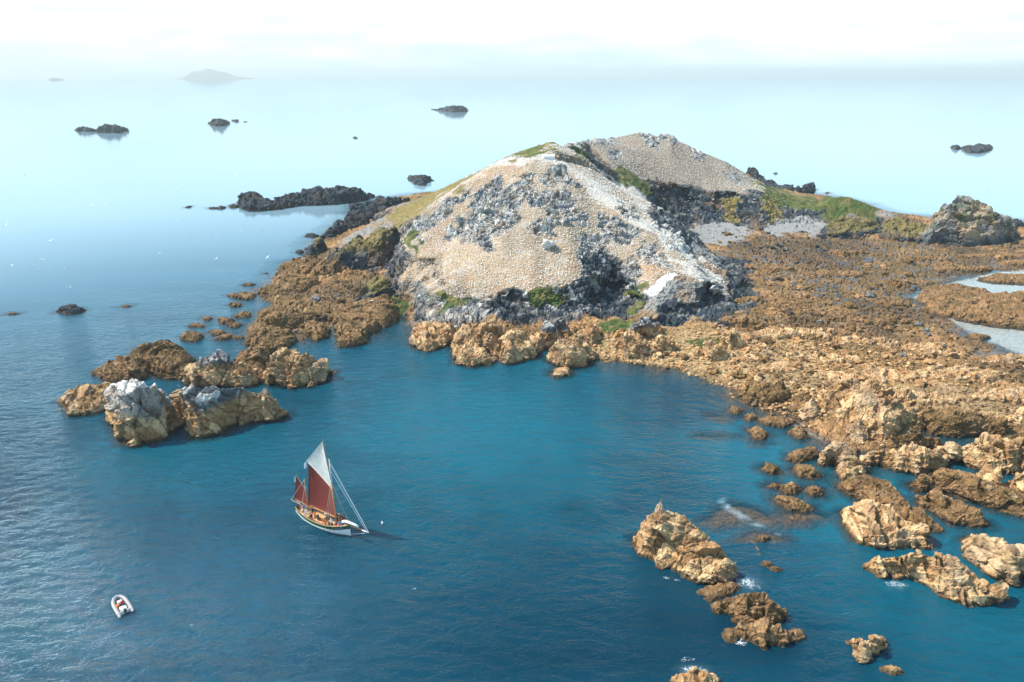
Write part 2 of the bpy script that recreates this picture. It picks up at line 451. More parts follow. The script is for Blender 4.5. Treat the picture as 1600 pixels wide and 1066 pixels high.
def shape_land(Q, Nn, spiky=1.0):
    """points and normals on the bare land -> points with their blocks, cracks and ledges, colours, how densely birds nest"""
    Sl = 1 - Nn[:, 2]
    zone = zone_of(Q)
    hill_area = zone([[(628,352),(700,300),(760,258),(800,244),(862,240),(885,220),(940,262),(1000,304),(1045,330),(1085,362),(1100,390),(1122,425),(1165,500),(1060,512),(960,500),(640,500),(624,470)]], 4)
    colony = zone([[(636,362),(700,305),(760,262),(800,247),(845,243),(870,224),(888,226),(940,265),(1000,308),(1045,335),(1080,372),(1115,430),(1150,480),(1090,442),(1050,428),(985,455),(960,430),(930,445),(900,450),(850,462),(790,456),(740,472),(690,462),(650,448),(636,420)]], 5)
    colony_far = zone([[(886,218),(950,210),(1000,200),(1050,202),(1095,228),(1180,280),(1208,300),(1150,300),(1060,292),(1010,282),(960,262),(905,236)]], 4)
    crag = zone([[(735,340),(765,300),(800,285),(830,270),(838,300),(808,335),(800,362),(745,378),(700,368),(705,345)],
                 [(832,302),(880,295),(902,325),(880,352),(840,345)],[(842,262),(880,258),(908,288),(884,296),(850,284)],
                 [(890,330),(915,330),(915,355),(895,350)],[(740,372),(775,365),(790,388),(750,392)],[(836,345),(870,352),(862,372),(835,365)],
                 [(925,338),(955,335),(1000,362),(985,378),(935,370)],[(950,315),(1000,325),(1010,345),(970,335)],
                 [(640,350),(700,312),(730,290),(735,305),(690,345),(655,380)],[(735,300),(770,278),(785,300),(750,325)],
                 [(1000,205),(1030,210),(1032,235),(1005,228)],[(1030,208),(1060,212),(1068,228),(1035,222)],[(1080,228),(1102,235),(1100,248),(1082,244)],
                 [(955,235),(970,235),(968,248),(950,246)],[(1130,270),(1165,280),(1160,290),(1130,282)],[(900,214),(960,212),(960,222),(905,226)]], 6)
    crag2 = zone([[(975,410),(1005,400),(1010,425),(990,440),(970,430)],[(1000,380),(1050,395),(1040,415),(1000,405)],[(905,372),(945,360),(950,400),(920,420),(900,400)],
                  [(1100,432),(1135,455),(1160,495),(1140,470),(1105,448)],[(640,452),(700,466),(760,474),(830,465),(900,455),(900,500),(640,505)]], 6)
    dark = zone([[(765,462),(790,448),(850,452),(905,440),(925,395),(950,400),(985,425),(1000,470),(975,500),(770,500)],  # dark rock, with shadow of alcove, cave and undercut painted in
                 [(1092,455),(1112,440),(1150,478),(1158,502),(1088,502)],[(1010,490),(1040,468),(1080,470),(1095,502),(1000,515)],
                 [(1000,280),(1040,282),(1100,300),(1200,300),(1290,330),(1290,350),(1200,352),(1080,352),(1010,315)],
                 [(1015,322),(1050,332),(1092,365),(1098,400),(1060,395),(1020,350)],
                 [(1290,340),(1380,340),(1400,365),(1300,368)],[(1110,395),(1160,400),(1180,440),(1190,480),(1160,490),(1125,430)],  # second polygon: the hill's cast shadow painted on the foreshore
                 [(560,380),(600,370),(630,380),(625,425),(570,430)],[(520,345),(560,318),(600,312),(620,320),(560,350)]], 6)
    green = zone([[(958,262),(985,268),(1010,285),(1012,305),(985,296),(960,280)],[(790,243),(820,232),(850,226),(856,240),(800,246)],[(885,228),(915,238),(925,248),(905,246)],
                  [(660,455),(700,462),(728,472),(700,482),(668,470)],[(835,448),(860,440),(870,460),(850,485),(830,470)],[(855,470),(880,450),(892,470),(870,486)],
                  [(985,440),(1005,436),(1010,446),(992,450)],[(970,458),(995,455),(990,468),(972,468)],[(972,478),(990,474),(985,486),(970,484)],
                  [(1195,290),(1240,305),(1290,318),(1285,330),(1230,325),(1190,305)],[(1285,308),(1330,305),(1375,325),(1372,342),(1330,335),(1300,350),(1285,335)],
                  [(618,455),(630,460),(632,490),(622,488)],[(640,380),(660,360),(665,372),(648,400)],[(1080,535),(1120,525),(1125,545),(1090,550)],
                  [(940,508),(1000,500),(990,530),(945,525)],[(560,400),(590,395),(595,405),(570,410)]], 5)
    dry = zone([[(600,340),(640,316),(700,286),(780,246),(860,212),(885,224),(860,240),(800,246),(760,262),(700,302),(650,338),(620,352)],
                [(1170,278),(1240,302),(1290,315),(1290,326),(1230,320),(1180,296)],[(1130,310),(1150,305),(1160,345),(1130,345)],[(1190,305),(1215,312),(1225,345),(1195,345)]], 6)
    sand = zone([[(1083,352),(1130,350),(1180,352),(1170,372),(1130,380),(1095,388)],[(1190,352),(1240,338),(1290,345),(1315,370),(1260,366),(1200,368)]], 5)
    yellow = zone([[(920,520),(1180,510),(1260,530),(1290,570),(1280,620),(1190,640),(1130,600),(1040,580),(920,560)],[(1380,600),(1500,600),(1600,640),(1600,670),(1480,650),(1400,640)]], 14)
    weedy = zone([[(1120,372),(1320,372),(1600,390),(1700,420),(1440,455),(1440,500),(1330,500),(1230,450),(1160,420)]], 30)
    pool_z = poly_sdf(Q[:, 0], Q[:, 1], pool)[0] if Q[:, 0].max() > 60 else np.full(len(Q), -9.)
    slab = zone([[(1046,428),(1058,433),(1030,455),(1008,464),(1002,456)]], 3)

    n1 = fbm(Q, 9, 4, 101); n2 = fbm(Q, 2.6, 3, 113); n3 = fbm(Q, 28, 3, 127)
    zc_ = Q[:, 2]
    # displacement
    rough = 0.55 + 0.5 * n3
    rough = rough * (1 - .75 * np.maximum(colony, colony_far)) * (1 - .8 * sand) * (1 - .45 * yellow)
    rough = rough * (1 - .6 * dry) 
    crg = np.maximum(crag, crag2 * .9) ; cliffy = sstep(.16, .45, Sl)
    rough = np.maximum(rough, crg * 1.15); rough = np.maximum(rough, np.maximum(dark, cliffy) * 1.25)
    rough = rough * sstep(-2.5, -.3, zc_) * (1 - .6 * green * (1 - cliffy))
    S1 = Q.copy(); S1[:, 2] *= 1.3
    ca, sa = math.cos(.6), math.sin(.6)
    S1 = np.stack([S1[:, 0] * ca + S1[:, 1] * sa, -S1[:, 0] * sa + S1[:, 1] * ca, S1[:, 2]], 1)
    S1 += ((fbm(Q, 4, 2, 61) - .5) * 2)[:, None] * np.array((1.2, .8, .6))
    w1, c1, id1 = worley(S1 * (1, .62, 1), 4.2, 3)
    w2, c2, id2 = worley(S1, 1.7, 7)
    w3, c3, id3 = worley(S1, .8, 11)
    big = np.maximum(crg, np.maximum(dark, cliffy)) * .75 + .25 * sstep(.4, 1.1, rough)
    disp = rough * (w1 * 1.35 * big - .35 * big * (1 - sstep(0, .12, c1)) + w2 * .62 - .22 * (1 - sstep(0, .16, c2)) + w3 * .34)
    disp = disp + (fbm(Q * (1, 2.2, 1), 11, 4, 301) - .5) * 3.0 * sstep(-.5, .8, zc_) * sstep(6, 3, zc_) * (1 - .7 * yellow) * (1 - sand)
    disp = disp + (fbm(Q, 1.6, 3, 333) - .5) * 1.3 * np.maximum(green, dry * .7)
    disp = disp * (1 - sstep(-.5, 1.5, pool_z))
    dirn = Nn * .9 + np.array((0, 0, .1))
    Qd = Q + dirn * disp[:, None]
    Qd[:, 2] = np.where(zc_ < 0, np.minimum(Qd[:, 2], Q[:, 2] + .25), Qd[:, 2])
    # colour
    col = mix(np.broadcast_to(TAN * .9, Q.shape), WEED * 1.15, sstep(.35, .62, n1))
    col = mix(col, np.broadcast_to(TAN2, Q.shape), sstep(.60, .8, n2) * .55)
    col = mix(col, np.broadcast_to(WEED2, Q.shape), sstep(.55, .8, id2) * .45)
    col = mix(col, np.broadcast_to(np.array((.125,.088,.042)), Q.shape), weedy * (.35 + .4 * n2))
    col = mix(col, np.broadcast_to(SLATE * 1.6, Q.shape), weedy * sstep(.75, .9, id2) * .8)
    col = mix(col, np.broadcast_to(YEL, Q.shape), yellow * (.55 + .4 * id3))
    col = mix(col, np.broadcast_to(WEED2, Q.shape), sstep(.55, -.1, zc_) * .6)
    col = mix(col, np.broadcast_to(WEED2 * 1.3, Q.shape), sstep(.50, .64, fbm(Q, 17, 4, 555)) * .55 * (1 - yellow * .5))
    col = col * (.66 + .45 * id3 + .32 * id2)[:, None]
    rock_hi = mix(np.broadcast_to(GREY, Q.shape), np.broadcast_to(TAN * .8, Q.shape), sstep(.4, .6, n1) * .6)
    col = mix(col, rock_hi, np.maximum(sstep(3.2, 5.5, zc_), 0) * (1 - colony))
    soil = mix(np.broadcast_to(SOIL, Q.shape), np.broadcast_to(SOIL * (1.05, .9, .8), Q.shape), sstep(.45, .7, n1))
    soil = mix(soil, np.broadcast_to(GUANO * .9, Q.shape), sstep(.5, .78, n2) * .30 + .06)
    col = mix(col, soil, np.maximum(colony, colony_far))
    col = mix(col, np.broadcast_to(np.array((.20,.175,.145)), Q.shape), colony_far * .6)
    col = mix(col, col * .72, sstep(.45, .65, fbm(Q * (1.6, .6, .6), 13, 3, 707)) * np.maximum(colony, colony_far))
    cr_c = mix(np.broadcast_to(SLATE * 1.2 + GREY * .22, Q.shape), np.broadcast_to(GUANO * .8, Q.shape), sstep(.52, .80, id2 * .6 + n2 * .5) * (.35 + .65 * sstep(.1, .6, Nn[:, 2])))
    cr_c = mix(cr_c, np.broadcast_to(GREY, Q.shape), sstep(.3, .5, id3) * .45)
    cr_c = mix(cr_c, np.broadcast_to(SOIL * .8, Q.shape), sstep(.45, .65, n2) * .5)
    col = mix(col, cr_c, np.maximum(crag, crag2 * .85))
    dk = mix(np.broadcast_to(SLATE * .8, Q.shape), np.broadcast_to(TAN * .42, Q.shape), sstep(.52, .75, n1) * .7)
    dk = mix(dk, np.broadcast_to(GREY * .9, Q.shape), sstep(.72, .9, id2) * .7)
    streak = fbm(Q * (1, 1, .16), 1.4, 3, 201)
    dk = mix(dk, np.broadcast_to(GUANO * .8, Q.shape), sstep(.60, .72, streak) * hill_area * .75 * sstep(3, 6, zc_))
    col = mix(col, dk, np.maximum(dark, cliffy * .8 * (1 - colony * .75)))
    col = mix(col, np.broadcast_to(DRY, Q.shape) * (.7 + .6 * n2)[:, None], dry * (1 - cliffy * .8))
    gr = mix(np.broadcast_to(GRASS, Q.shape), np.broadcast_to(DRY, Q.shape), sstep(.42, .62, n2) * .55)
    col = mix(col, gr * (.75 + .5 * n1)[:, None], green * sstep(.28, .42, n1 + .15))
    col = mix(col, np.broadcast_to(SAND, Q.shape) * (.85 + .25 * n2)[:, None], sand)
    col = mix(col, np.broadcast_to(GUANO, Q.shape), slab)
    col = mix(col, np.broadcast_to(np.array((.60,.66,.72)), Q.shape), sstep(-.5, 1.5, pool_z) * sstep(.15, -.1, zc_))  # pale bluish pool bed: sky reflection painted in
    rim = zone([[(758,262),(800,247),(866,244),(900,262),(894,268),(850,254),(800,256)],[(905,262),(960,300),(1000,332),(1060,368),(1100,405),(1092,412),(1040,382),(975,342),(925,306)],
                [(935,262),(1000,305),(1040,330),(1034,334),(990,308),(930,268)],[(1045,395),(1100,415),(1120,440),(1105,445),(1060,425)]], 6)
    col = mix(col, np.broadcast_to(GUANO * .97, Q.shape), rim * .6 * (1 - crag))
    nest = np.maximum(colony * (1 - .55 * crag), colony_far) * (1 - dark) * (1 - green) * (1 - slab)
    return Qd, np.clip(col, .01, .9), nest

def remesh(V, F, voxel):
    """even quads over a closed surface, steep faces included"""
    me = bpy.data.meshes.new('tmp'); V = np.asarray(V, np.float32); F = np.asarray(F, np.int32)
    me.vertices.add(len(V)); me.vertices.foreach_set('co', V.ravel())
    me.loops.add(F.size); me.loops.foreach_set('vertex_index', F.ravel())
    me.polygons.add(len(F)); me.polygons.foreach_set('loop_start', np.arange(0, F.size, 4, dtype=np.int32))
    me.update(calc_edges=True)
    o = bpy.data.objects.new('tmp', me); C.objects.link(o)
    m = o.modifiers.new('r', 'REMESH'); m.mode = 'VOXEL'; m.voxel_size = voxel; m.adaptivity = 0
    dg = bpy.context.evaluated_depsgraph_get()
    e = o.evaluated_get(dg); r = e.to_mesh()
    n = len(r.vertices); v = np.empty(n * 3, np.float32); r.vertices.foreach_get('co', v)
    nn = np.empty(n * 3, np.float32); r.vertices.foreach_get('normal', nn)
    lt = np.empty(len(r.polygons), np.int32); r.polygons.foreach_get('loop_total', lt)
    li = np.empty(len(r.loops), np.int32); r.loops.foreach_get('vertex_index', li)
    ls = np.empty(len(r.polygons), np.int32); r.polygons.foreach_get('loop_start', ls)
    q = ls[lt == 4]; f = np.stack([li[q + i] for i in range(4)], 1)
    e.to_mesh_clear(); bpy.data.objects.remove(o); bpy.data.meshes.remove(me)
    return v.reshape(-1, 3).astype(np.float64), nn.reshape(-1, 3).astype(np.float64), f

def closed_field(X, Y, Z, bottom):
    """a heightfield turned into a closed block down to the level bottom"""
    ny, nx = X.shape
    T = np.stack([X, Y, Z], -1).reshape(-1, 3); B_ = T.copy(); B_[:, 2] = bottom
    F = grid_faces(ny, nx); Fb = F[:, ::-1] + nx * ny
    i = np.arange(nx * ny).reshape(ny, nx); n0 = nx * ny
    def wall(e): return np.stack([e[1:], e[:-1], e[:-1] + n0, e[1:] + n0], 1)
    W = np.concatenate([wall(i[0]), wall(i[-1][::-1]), wall(i[:, 0][::-1]), wall(i[:, -1])])
    return np.concatenate([T, B_]), np.concatenate([F, Fb, W])

w_ = lambda L: [tuple(at_z(a, b, z)[:2]) for a, b, z in L]
hill_poly = w_([(620,470,2.5),(636,500,2.5),(770,502,3),(900,500,3),(1000,512,3),(1175,505,2.6),(1165,440,2.2),(1120,400,2.2)]) + [(96,262),(84,300),(24,330),(-15,352),(-62,352),(-74,300)]
far_poly = [(-74,300),(-62,352),(-15,352),(24,330),(84,300)] + w_([(1080,352,2.5),(1205,352,2.4),(1290,350,2.4)]) + [(163,352),(178,400),(180,450),(150,480),(40,480),(-70,445)]
knoll_poly = w_([(1290,350,2.4),(1320,366,2),(1385,370,1.6)]) + [(205,345),(200,400),(178.1,400),(163.1,352)]

ang = np.concatenate([np.arange(-41.5, 41.51, 0.085), np.arange(41.7, 54, .2)])
rad = []
r_ = 118.0
while r_ < 520:
    rad.append(r_); r_ *= 1.0034 if r_ < 300 else 1.0045
rad = np.array(rad)
AA, RR = np.meshgrid(np.radians(ang), rad)
TX, TY = RR * np.sin(AA), RR * np.cos(AA)
TZ = sample(H0, TX, TY)
TZ = np.where((TY > GY1 - 2) | (TX < GX0 + 2) | (TX > GX1 - 2), -4, TZ)
nr, nc = TX.shape
P = np.stack([TX.ravel(), TY.ravel(), TZ.ravel()], 1)
NX = grid_normals(np.stack([TX, TY, TZ], -1)).reshape(-1, 3)
sdh = poly_sdf(P[:, 0], P[:, 1], hill_poly)[0]
sdf_ = poly_sdf(P[:, 0], P[:, 1], far_poly)[0]
land = (P[:, 2] > -2.6) & (sdh < 4) & (sdf_ < 5)
idx = np.nonzero(land)[0]
COL = np.full((len(P), 3), .1)
P[idx], COL[idx], _ = shape_land(P[idx], NX[idx])
F = grid_faces(nr, nc, land & (P[:, 2] > -2.4))
F = F[land[F].all(1)]
cen = P[F].mean(1)
ih = poly_sdf(cen[:, 0], cen[:, 1], hill_poly)[0] > 3
if_ = poly_sdf(cen[:, 0], cen[:, 1], far_poly)[0] > 4
F = F[~(ih | if_)]; cen = cen[~(ih | if_)]
in_knoll = poly_sdf(cen[:, 0], cen[:, 1], knoll_poly)[0] > 0
in_shelf = (cen[:, 0] < -28) & ~in_knoll
for nm, msk in (('grassy_knoll', in_knoll), ('rocky_shore', in_shelf), ('foreshore', ~(in_knoll | in_shelf))):
    v, f, c = compact(P, F[msk], COL)
    tag(link(nm, np_mesh(nm, v, f, MAT_LAND, c)), kind='structure')

NESTS = []
def build_hill(nm, poly, voxel, sink):
    x0, x1 = min(p[0] for p in poly) - 6, max(p[0] for p in poly) + 6
    y0, y1 = min(p[1] for p in poly) - 6, max(p[1] for p in poly) + 6
    s = voxel * 1.2
    X, Y = np.meshgrid(np.arange(x0, x1, s), np.arange(y0, y1, s))
    d = poly_sdf(X, Y, poly)[0]
    Z = sample(H0, X, Y) - np.maximum(0, -d) * sink
    v, f = closed_field(X, Y, np.maximum(Z, -2.9), -4.0)
    V, N, Fq = remesh(v, f, voxel)
    V, N, Fq = remesh(hollows(V), Fq, voxel)
    k = V[:, 2] > -2.2
    Fq = Fq[k[Fq].all(1)]
    V, Fq, N = compact(V, Fq, N)
    ok = (V[:, 0] > x0 + .5) & (V[:, 0] < x1 - .5) & (V[:, 1] > y0 + .5) & (V[:, 1] < y1 - .5)
    Fq = Fq[ok[Fq].all(1)]; V, Fq, N = compact(V, Fq, N)
    Qd, c, nest = shape_land(V, N)
    tag(link(nm, np_mesh(nm, Qd, Fq, MAT_HILL, c)), kind='structure')
    NESTS.append((Qd[Fq].mean(1), np.linalg.norm(np.cross(Qd[Fq[:, 2]] - Qd[Fq[:, 0]], Qd[Fq[:, 3]] - Qd[Fq[:, 1]]), axis=1) / 2, nest[Fq].mean(1)))
    print(nm, len(Fq))
build_hill('hill', hill_poly, .42, .8)
build_hill('distant_hill', far_poly, .62, .8)

# seabed under everything
bd = simple_mat('seabed_silt', (.03, .06, .06), .9)
xs = np.concatenate([-np.geomspace(60000, 300, 12), np.linspace(-250, 400, 12), np.geomspace(450, 60000, 12)])
ys = np.concatenate([-np.geomspace(60000, 100, 10), np.linspace(0, 500, 8), np.geomspace(560, 60000, 12)])
sx, sy = np.meshgrid(xs, ys)
sbv = np.stack([sx.ravel(), sy.ravel(), np.full(sx.size, -4.2)], 1)
tag(link('seabed', np_mesh('seabed', sbv, grid_faces(len(ys), len(xs)), bd)), kind='structure')


def ground_z(x, y):
    """height of the shore's surface under a point"""
    a = np.degrees(np.arctan2(x, y)); r = np.hypot(x, y)
    j = np.clip(np.searchsorted(ang, a), 0, nc - 1)
    i = np.clip(np.searchsorted(rad, r), 0, nr - 1)
    return P[i * nc + j, 2]
# ------------------------------------------------------------------ single rocks
rock_count = [0]; tri_count = [0]
def rock(label, outline, H=3.0, peaks=(), style='tan', name='rock', cat='rock', group=None, z0=0.0, wall=.38, ff=.6, cell=None, amp=1.0, res=1.25, seed=None, backt=.7, mat=None, spires=()):
    rock_count[0] += 1; sd_ = seed if seed is not None else rock_count[0] * 13
    pl = [(o[0], o[1]) for o in outline]
    n = len(pl); il = min(range(n), key=lambda i: pl[i][0]); ir = max(range(n), key=lambda i: pl[i][0])
    c1 = [(il + k) % n for k in range((ir - il) % n + 1)]; c2 = [(ir + k) % n for k in range((il - ir) % n + 1)]
    m1 = np.mean([pl[i][1] for i in c1]); m2 = np.mean([pl[i][1] for i in c2])
    upper = set((c1 if m1 < m2 else c2)[1:-1])
    V, top, back = [], [], []
    for i, o in enumerate(outline):
        if i in upper:
            t = (o[2] if len(o) > 2 else H * backt); p = at_z(o[0], o[1], z0 + t); b = 1.0
        elif i in (il, ir):
            t = o[2] if len(o) > 2 else H * .45; p = at_z(o[0], o[1], z0 + t * .3); b = .5
        else:
            t = (o[2] if len(o) > 2 else H * ff); p = at_z(o[0], o[1], z0); b = 0.0
        V.append((p[0], p[1])); top.append(t); back.append(b)
    ctl = [(V[i][0], V[i][1], top[i], .55) for i in range(n)]
    for k in peaks:
        p = at_z(k[0], k[1], z0 + k[2]); ctl.append((p[0], p[1], k[2], 1.6))
    cy_ = np.mean([v[1] for v in V]); dist = math.hypot(cy_, CAM_H)
    if not peaks:
        cx = np.mean([v[0] for v in V]); ctl.append((cx, cy_, H, 1.0))
    wv = wall * H
    pad = wv + 1.5 + H * .6
    x0, x1 = min(v[0] for v in V) - pad, max(v[0] for v in V) + pad
    y0, y1 = min(v[1] for v in V) - pad, max(v[1] for v in V) + pad
    s = dist / 683.0 * res
    vox = s * (1.0 if dist < 400 else 1.2)
    s = min(s * 1.3, max(wv * .5, s * .7))
    nxx, nyy = int((x1 - x0) / s) + 2, int((y1 - y0) / s) + 2
    if nxx * nyy > 60000:
        k = math.sqrt(nxx * nyy / 60000); s *= k; nxx, nyy = int((x1 - x0) / s) + 2, int((y1 - y0) / s) + 2
    X, Y = np.meshgrid(x0 + np.arange(nxx) * s, y0 + np.arange(nyy) * s)
    B = np.stack([X.ravel(), Y.ravel(), np.zeros(X.size)], 1)
    cell = cell or max(.9, min(H * .45, 3.6) * max(1, dist / 400))
    wob = ((fbm(B, cell * 2.2, 3, sd_) - .5) * cell * 1.3).reshape(X.shape)
    d, seg, tt = poly_sdf(X, Y, V)
    bk = np.array(back); bb = bk[seg] * (1 - tt) + bk[(seg + 1) % n] * tt
    d = d + bb * wv * .75 + wob * .55 - (cell * .22 if H > 5.5 else -cell * .14)
    num = 0; den = 0
    for cx, cy, t, w in ctl:
        q = w / (((X - cx) ** 2 + (Y - cy) ** 2) + .015 * H * H + .15) ** 1.5
        num = num + q * t; den = den + q
    T = num / den
    u = np.clip(d / max(wv, .2), 0, 1)
    Z = np.where(d > 0, T * u ** .6 , d * 1.1)
    Z = z0 + Z
    for sx_, sy_, sz_, sr_ in spires:
        p = at_z(sx_, sy_, z0 + sz_); dd_ = np.hypot(X - p[0], Y - p[1]); Z = np.where(dd_ < sr_, np.maximum(Z, z0 + sz_ - dd_ * 2.3), Z)
    Zc = np.maximum(Z, z0 - 2.4)
    v_, f_ = closed_field(X, Y, Zc, z0 - 3.2)
    Pf, N, F = remesh(v_, f_, vox)
    k_ = Pf[:, 2] > z0 - 2.1; F = F[k_[F].all(1)]; Pf, F, N = compact(Pf, F, N)
    above = sstep(-1.2, .2, Pf[:, 2] - z0)
    r = np.random.RandomState(sd_); th = r.rand() * 3.14; ca, sa = math.cos(th), math.sin(th)
    S = np.stack([Pf[:, 0] * ca + Pf[:, 1] * sa, (-Pf[:, 0] * sa + Pf[:, 1] * ca) * 1.5, Pf[:, 2] * .8 + Pf[:, 0] * .35], 1) + r.rand(3) * 50
    S += ((fbm(Pf, cell * 1.5, 2, sd_ + 5) - .5) * cell * .35)[:, None]
    a1, k1, i1 = worley(S * (.7, 1, 1), cell * 1.9, sd_); a2, k2, i2 = worley(S * (.6, 1, 1), cell * .8, sd_ + 1)
    n0_ = fbm(Pf, cell * 2.5, 3, sd_ + 21)
    a3, k3, i3 = worley(S, max(cell * .27, s * 1.8), sd_ + 2)
    fine = {'weed': 1.5, 'kelp': 1.0, 'beach': 1.2}.get(style, 1.0)
    disp = amp * (a1 * cell * .72 - cell * .14 * (1 - sstep(0, .07, k1)) + a2 * cell * .24 - cell * .08 * (1 - sstep(0, .08, k2)) + a3 * cell * .07 * fine) * (above * .8 + .2)
    bed = (S @ np.array((.35, .3, .88))) / (cell * .55) + n0_ * 1.6; fb_ = bed - np.floor(bed)
    disp = disp + amp * cell * .20 * (fb_ ** 2 - .33) * (above * .8 + .2)
    lim = min(1.0, H / 2.0)
    Pd = Pf + (N * .95 + np.array((0, 0, .05))) * (disp * (.35 + .65 * lim))[:, None]
    zz = Pd[:, 2]; h = (zz - z0) / H
    n1 = fbm(Pf, cell * 2, 3, sd_ + 9); n2 = fbm(Pf, cell * .6, 3, sd_ + 10)
    up = np.clip(N[:, 2], 0, 1)
    if style in ('tan', 'white', 'darktop', 'beach'):
        c = mix(np.broadcast_to(TAN * .92, Pf.shape), np.broadcast_to(TAN2, Pf.shape), sstep(.4, .65, n2 * .6 + i2 * .4))
        c = mix(c, np.broadcast_to(GREY * 1.1, Pf.shape), sstep(.55, .8, n1 * .5 + i1 * .5) * .28)
        c = mix(c, np.broadcast_to(WEED, Pf.shape), sstep(1.5, .3, zz - z0 + n1 * 1.4) * .75)
        c = mix(c, np.broadcast_to(WEED, Pf.shape), sstep(.5, .75, n1) * .45)
        if style == 'white':
            c = mix(c, np.broadcast_to(SLATE * 1.2 + GREY * .5, Pf.shape), sstep(.36, .6, h + (n1 - .5) * .5) * .6)
            c = mix(c, np.broadcast_to(GUANO, Pf.shape), sstep(.40, .85, h + (n2 - .5) * .9) * sstep(.1, .5, up) * .8)
        if style == 'darktop':
            c = mix(c, np.broadcast_to(SLATE * 1.7, Pf.shape), sstep(.62, .8, h + (n1 - .5) * .5) * .85)
            c = mix(c, np.broadcast_to(GUANO * .8, Pf.shape), sstep(.75, .95, h + (n2 - .5) * .8) * sstep(.62, .8, i2) * .8)
    elif style == 'weed':
        c = mix(np.broadcast_to(TAN * .66, Pf.shape), np.broadcast_to(WEED, Pf.shape), sstep(.35, .6, n1))
        c = mix(c, np.broadcast_to(WEED2, Pf.shape), sstep(.5, .8, i3 * .5 + n2 * .5) * .8)
        c = mix(c, np.broadcast_to(TAN2 * .9, Pf.shape), sstep(.62, .85, i3 * .4 + n2 * .6) * .7)
    elif style == 'kelp':
        c = mix(np.broadcast_to(TAN * 1.3, Pf.shape), np.broadcast_to(TAN2 * 1.35, Pf.shape), sstep(.4, .7, n2))
    elif style == 'dark':
        c = mix(np.broadcast_to(SLATE * .75, Pf.shape), np.broadcast_to(WEED2 * .9, Pf.shape), sstep(.45, .7, n1) * .6)
    elif style == 'crag':
        c = mix(np.broadcast_to(GREY * 1.1, Pf.shape), np.broadcast_to(TAN2 * .8, Pf.shape), sstep(.42, .6, n1) * .75)
        c = mix(c, np.broadcast_to(GRASS * 1.2, Pf.shape), sstep(.46, .6, n2) * sstep(.2, .5, up) * sstep(.25, .5, h) * .75)
        c = mix(c, np.broadcast_to(SLATE, Pf.shape), sstep(.42, .1, h) * .85)
        c = mix(c, np.broadcast_to(SLATE, Pf.shape), sstep(.7, .85, i2) * .6)
    elif style == 'slatebank':
        c = mix(np.broadcast_to(SLATE, Pf.shape), np.broadcast_to(TAN * .5, Pf.shape), sstep(.45, .7, n1) * .6)
        c = mix(c, np.broadcast_to(DRY, Pf.shape), sstep(.45, .75, h + (n2 - .5) * .5) * sstep(.45, .8, up) * .9)
    if style != 'kelp':
        c = c * (.80 + .28 * i2 + .16 * i3)[:, None]
        c = mix(c, np.broadcast_to(WEED2, Pf.shape), np.maximum(1 - sstep(.0, .05, k1), .7 * (1 - sstep(0, .06, k2))) * .6)
    c = mix(c, np.broadcast_to(WEED2, Pf.shape), sstep(.75, .1, zz - z0 * 0 + (n1 - .5) * .9) * .8)  # waterline band: wet weed, with shadow at the water painted in
    v, f, cc = Pd, F, np.clip(c, .01, .9)
    tri_count[0] += 2 * len(f)
    base = np.array((np.mean(v[:, 0]), np.mean(v[:, 1]), z0))
    o = link(name, np_mesh(name, v - base, f, mat or (MAT_FAR if dist > 380 else MAT_ROCK), cc))
    o.location = base
    tag(o, label, cat, group)
    # tell the sea where it is shallow
    if dist < 480:
        ii0, ii1 = max(0, int((x0 - GX0) / GS)), min(gnx, int((x1 - GX0) / GS) + 2)
        jj0, jj1 = max(0, int((y0 - GY0) / GS)), min(gny, int((y1 - GY0) / GS) + 2)
        if ii1 > ii0 and jj1 > jj0:
            gx, gy = GXX[jj0:jj1, ii0:ii1], GYY[jj0:jj1, ii0:ii1]
            fi = np.clip(np.round((gx - x0) / s).astype(int), 0, nxx - 1); fj = np.clip(np.round((gy - y0) / s).astype(int), 0, nyy - 1)
            SEABED[jj0:jj1, ii0:ii1] = np.maximum(SEABED[jj0:jj1, ii0:ii1], np.where(Z[fj, fi] > -2.2, Z[fj, fi], -4))
    return o

def blob(cx, cy, w, h, seed, k=9, irr=.28):
    """an uneven outline round a point, in pixels of the photograph"""
    r = random.Random(seed); out = []
    for i in range(k):
        a = 2 * math.pi * i / k; q = 1 + r.uniform(-irr, irr)
        out.append((cx + math.cos(a) * w / 2 * q, cy + math.sin(a) * h / 2 * q))
    return out

# stacks and rocks left of the boat
rock('tall sea stack with white guano covered peak, left of the double rock', [(173,645,3.5),(178,615,7),(193,592,11),(214,586,12.5),(232,594,11.5),(250,606,9),(266,618,7),(272,650,3),(266,680),(240,693),(205,699),(180,694)],
     10.5, [(212,588,13.4),(226,604,11.6),(196,610,11),(246,630,8),(190,645,8)], 'white', 'sea_stack', wall=.22, ff=.62, cell=3.2, amp=.9)
rock('double humped tan rock with dark top beside the white peaked stack', [(277,625,5),(290,603,7.5),(320,598,8.6),(345,600,8.6),(375,598,8),(405,606,6.5),(436,622,4.5),(447,645,2),(430,658),(395,660),(370,668),(345,684),(315,690),(298,685),(284,660)],
     8, [(300,612,7.6),(335,606,8.8),(350,640,6),(372,605,8.4),(410,622,6),(330,655,5.5)], 'darktop', 'sea_stack', wall=.25, ff=.55, cell=2.8, amp=.95)
rock('low brown rock at far left, left of the white peaked stack', [(96,622),(112,606),(140,600),(168,599),(186,612),(184,634),(150,645),(118,649),(106,640)], 3.2, [(145,606,3.2),(118,618,1.8)], 'tan', wall=.5)
rock('rounded brown rock behind the low rock at far left', [(154,578),(170,563),(195,556),(215,558),(230,575),(226,592),(200,597),(170,597),(160,590)], 3.2, [(200,562,3.2)], 'weed', wall=.5)
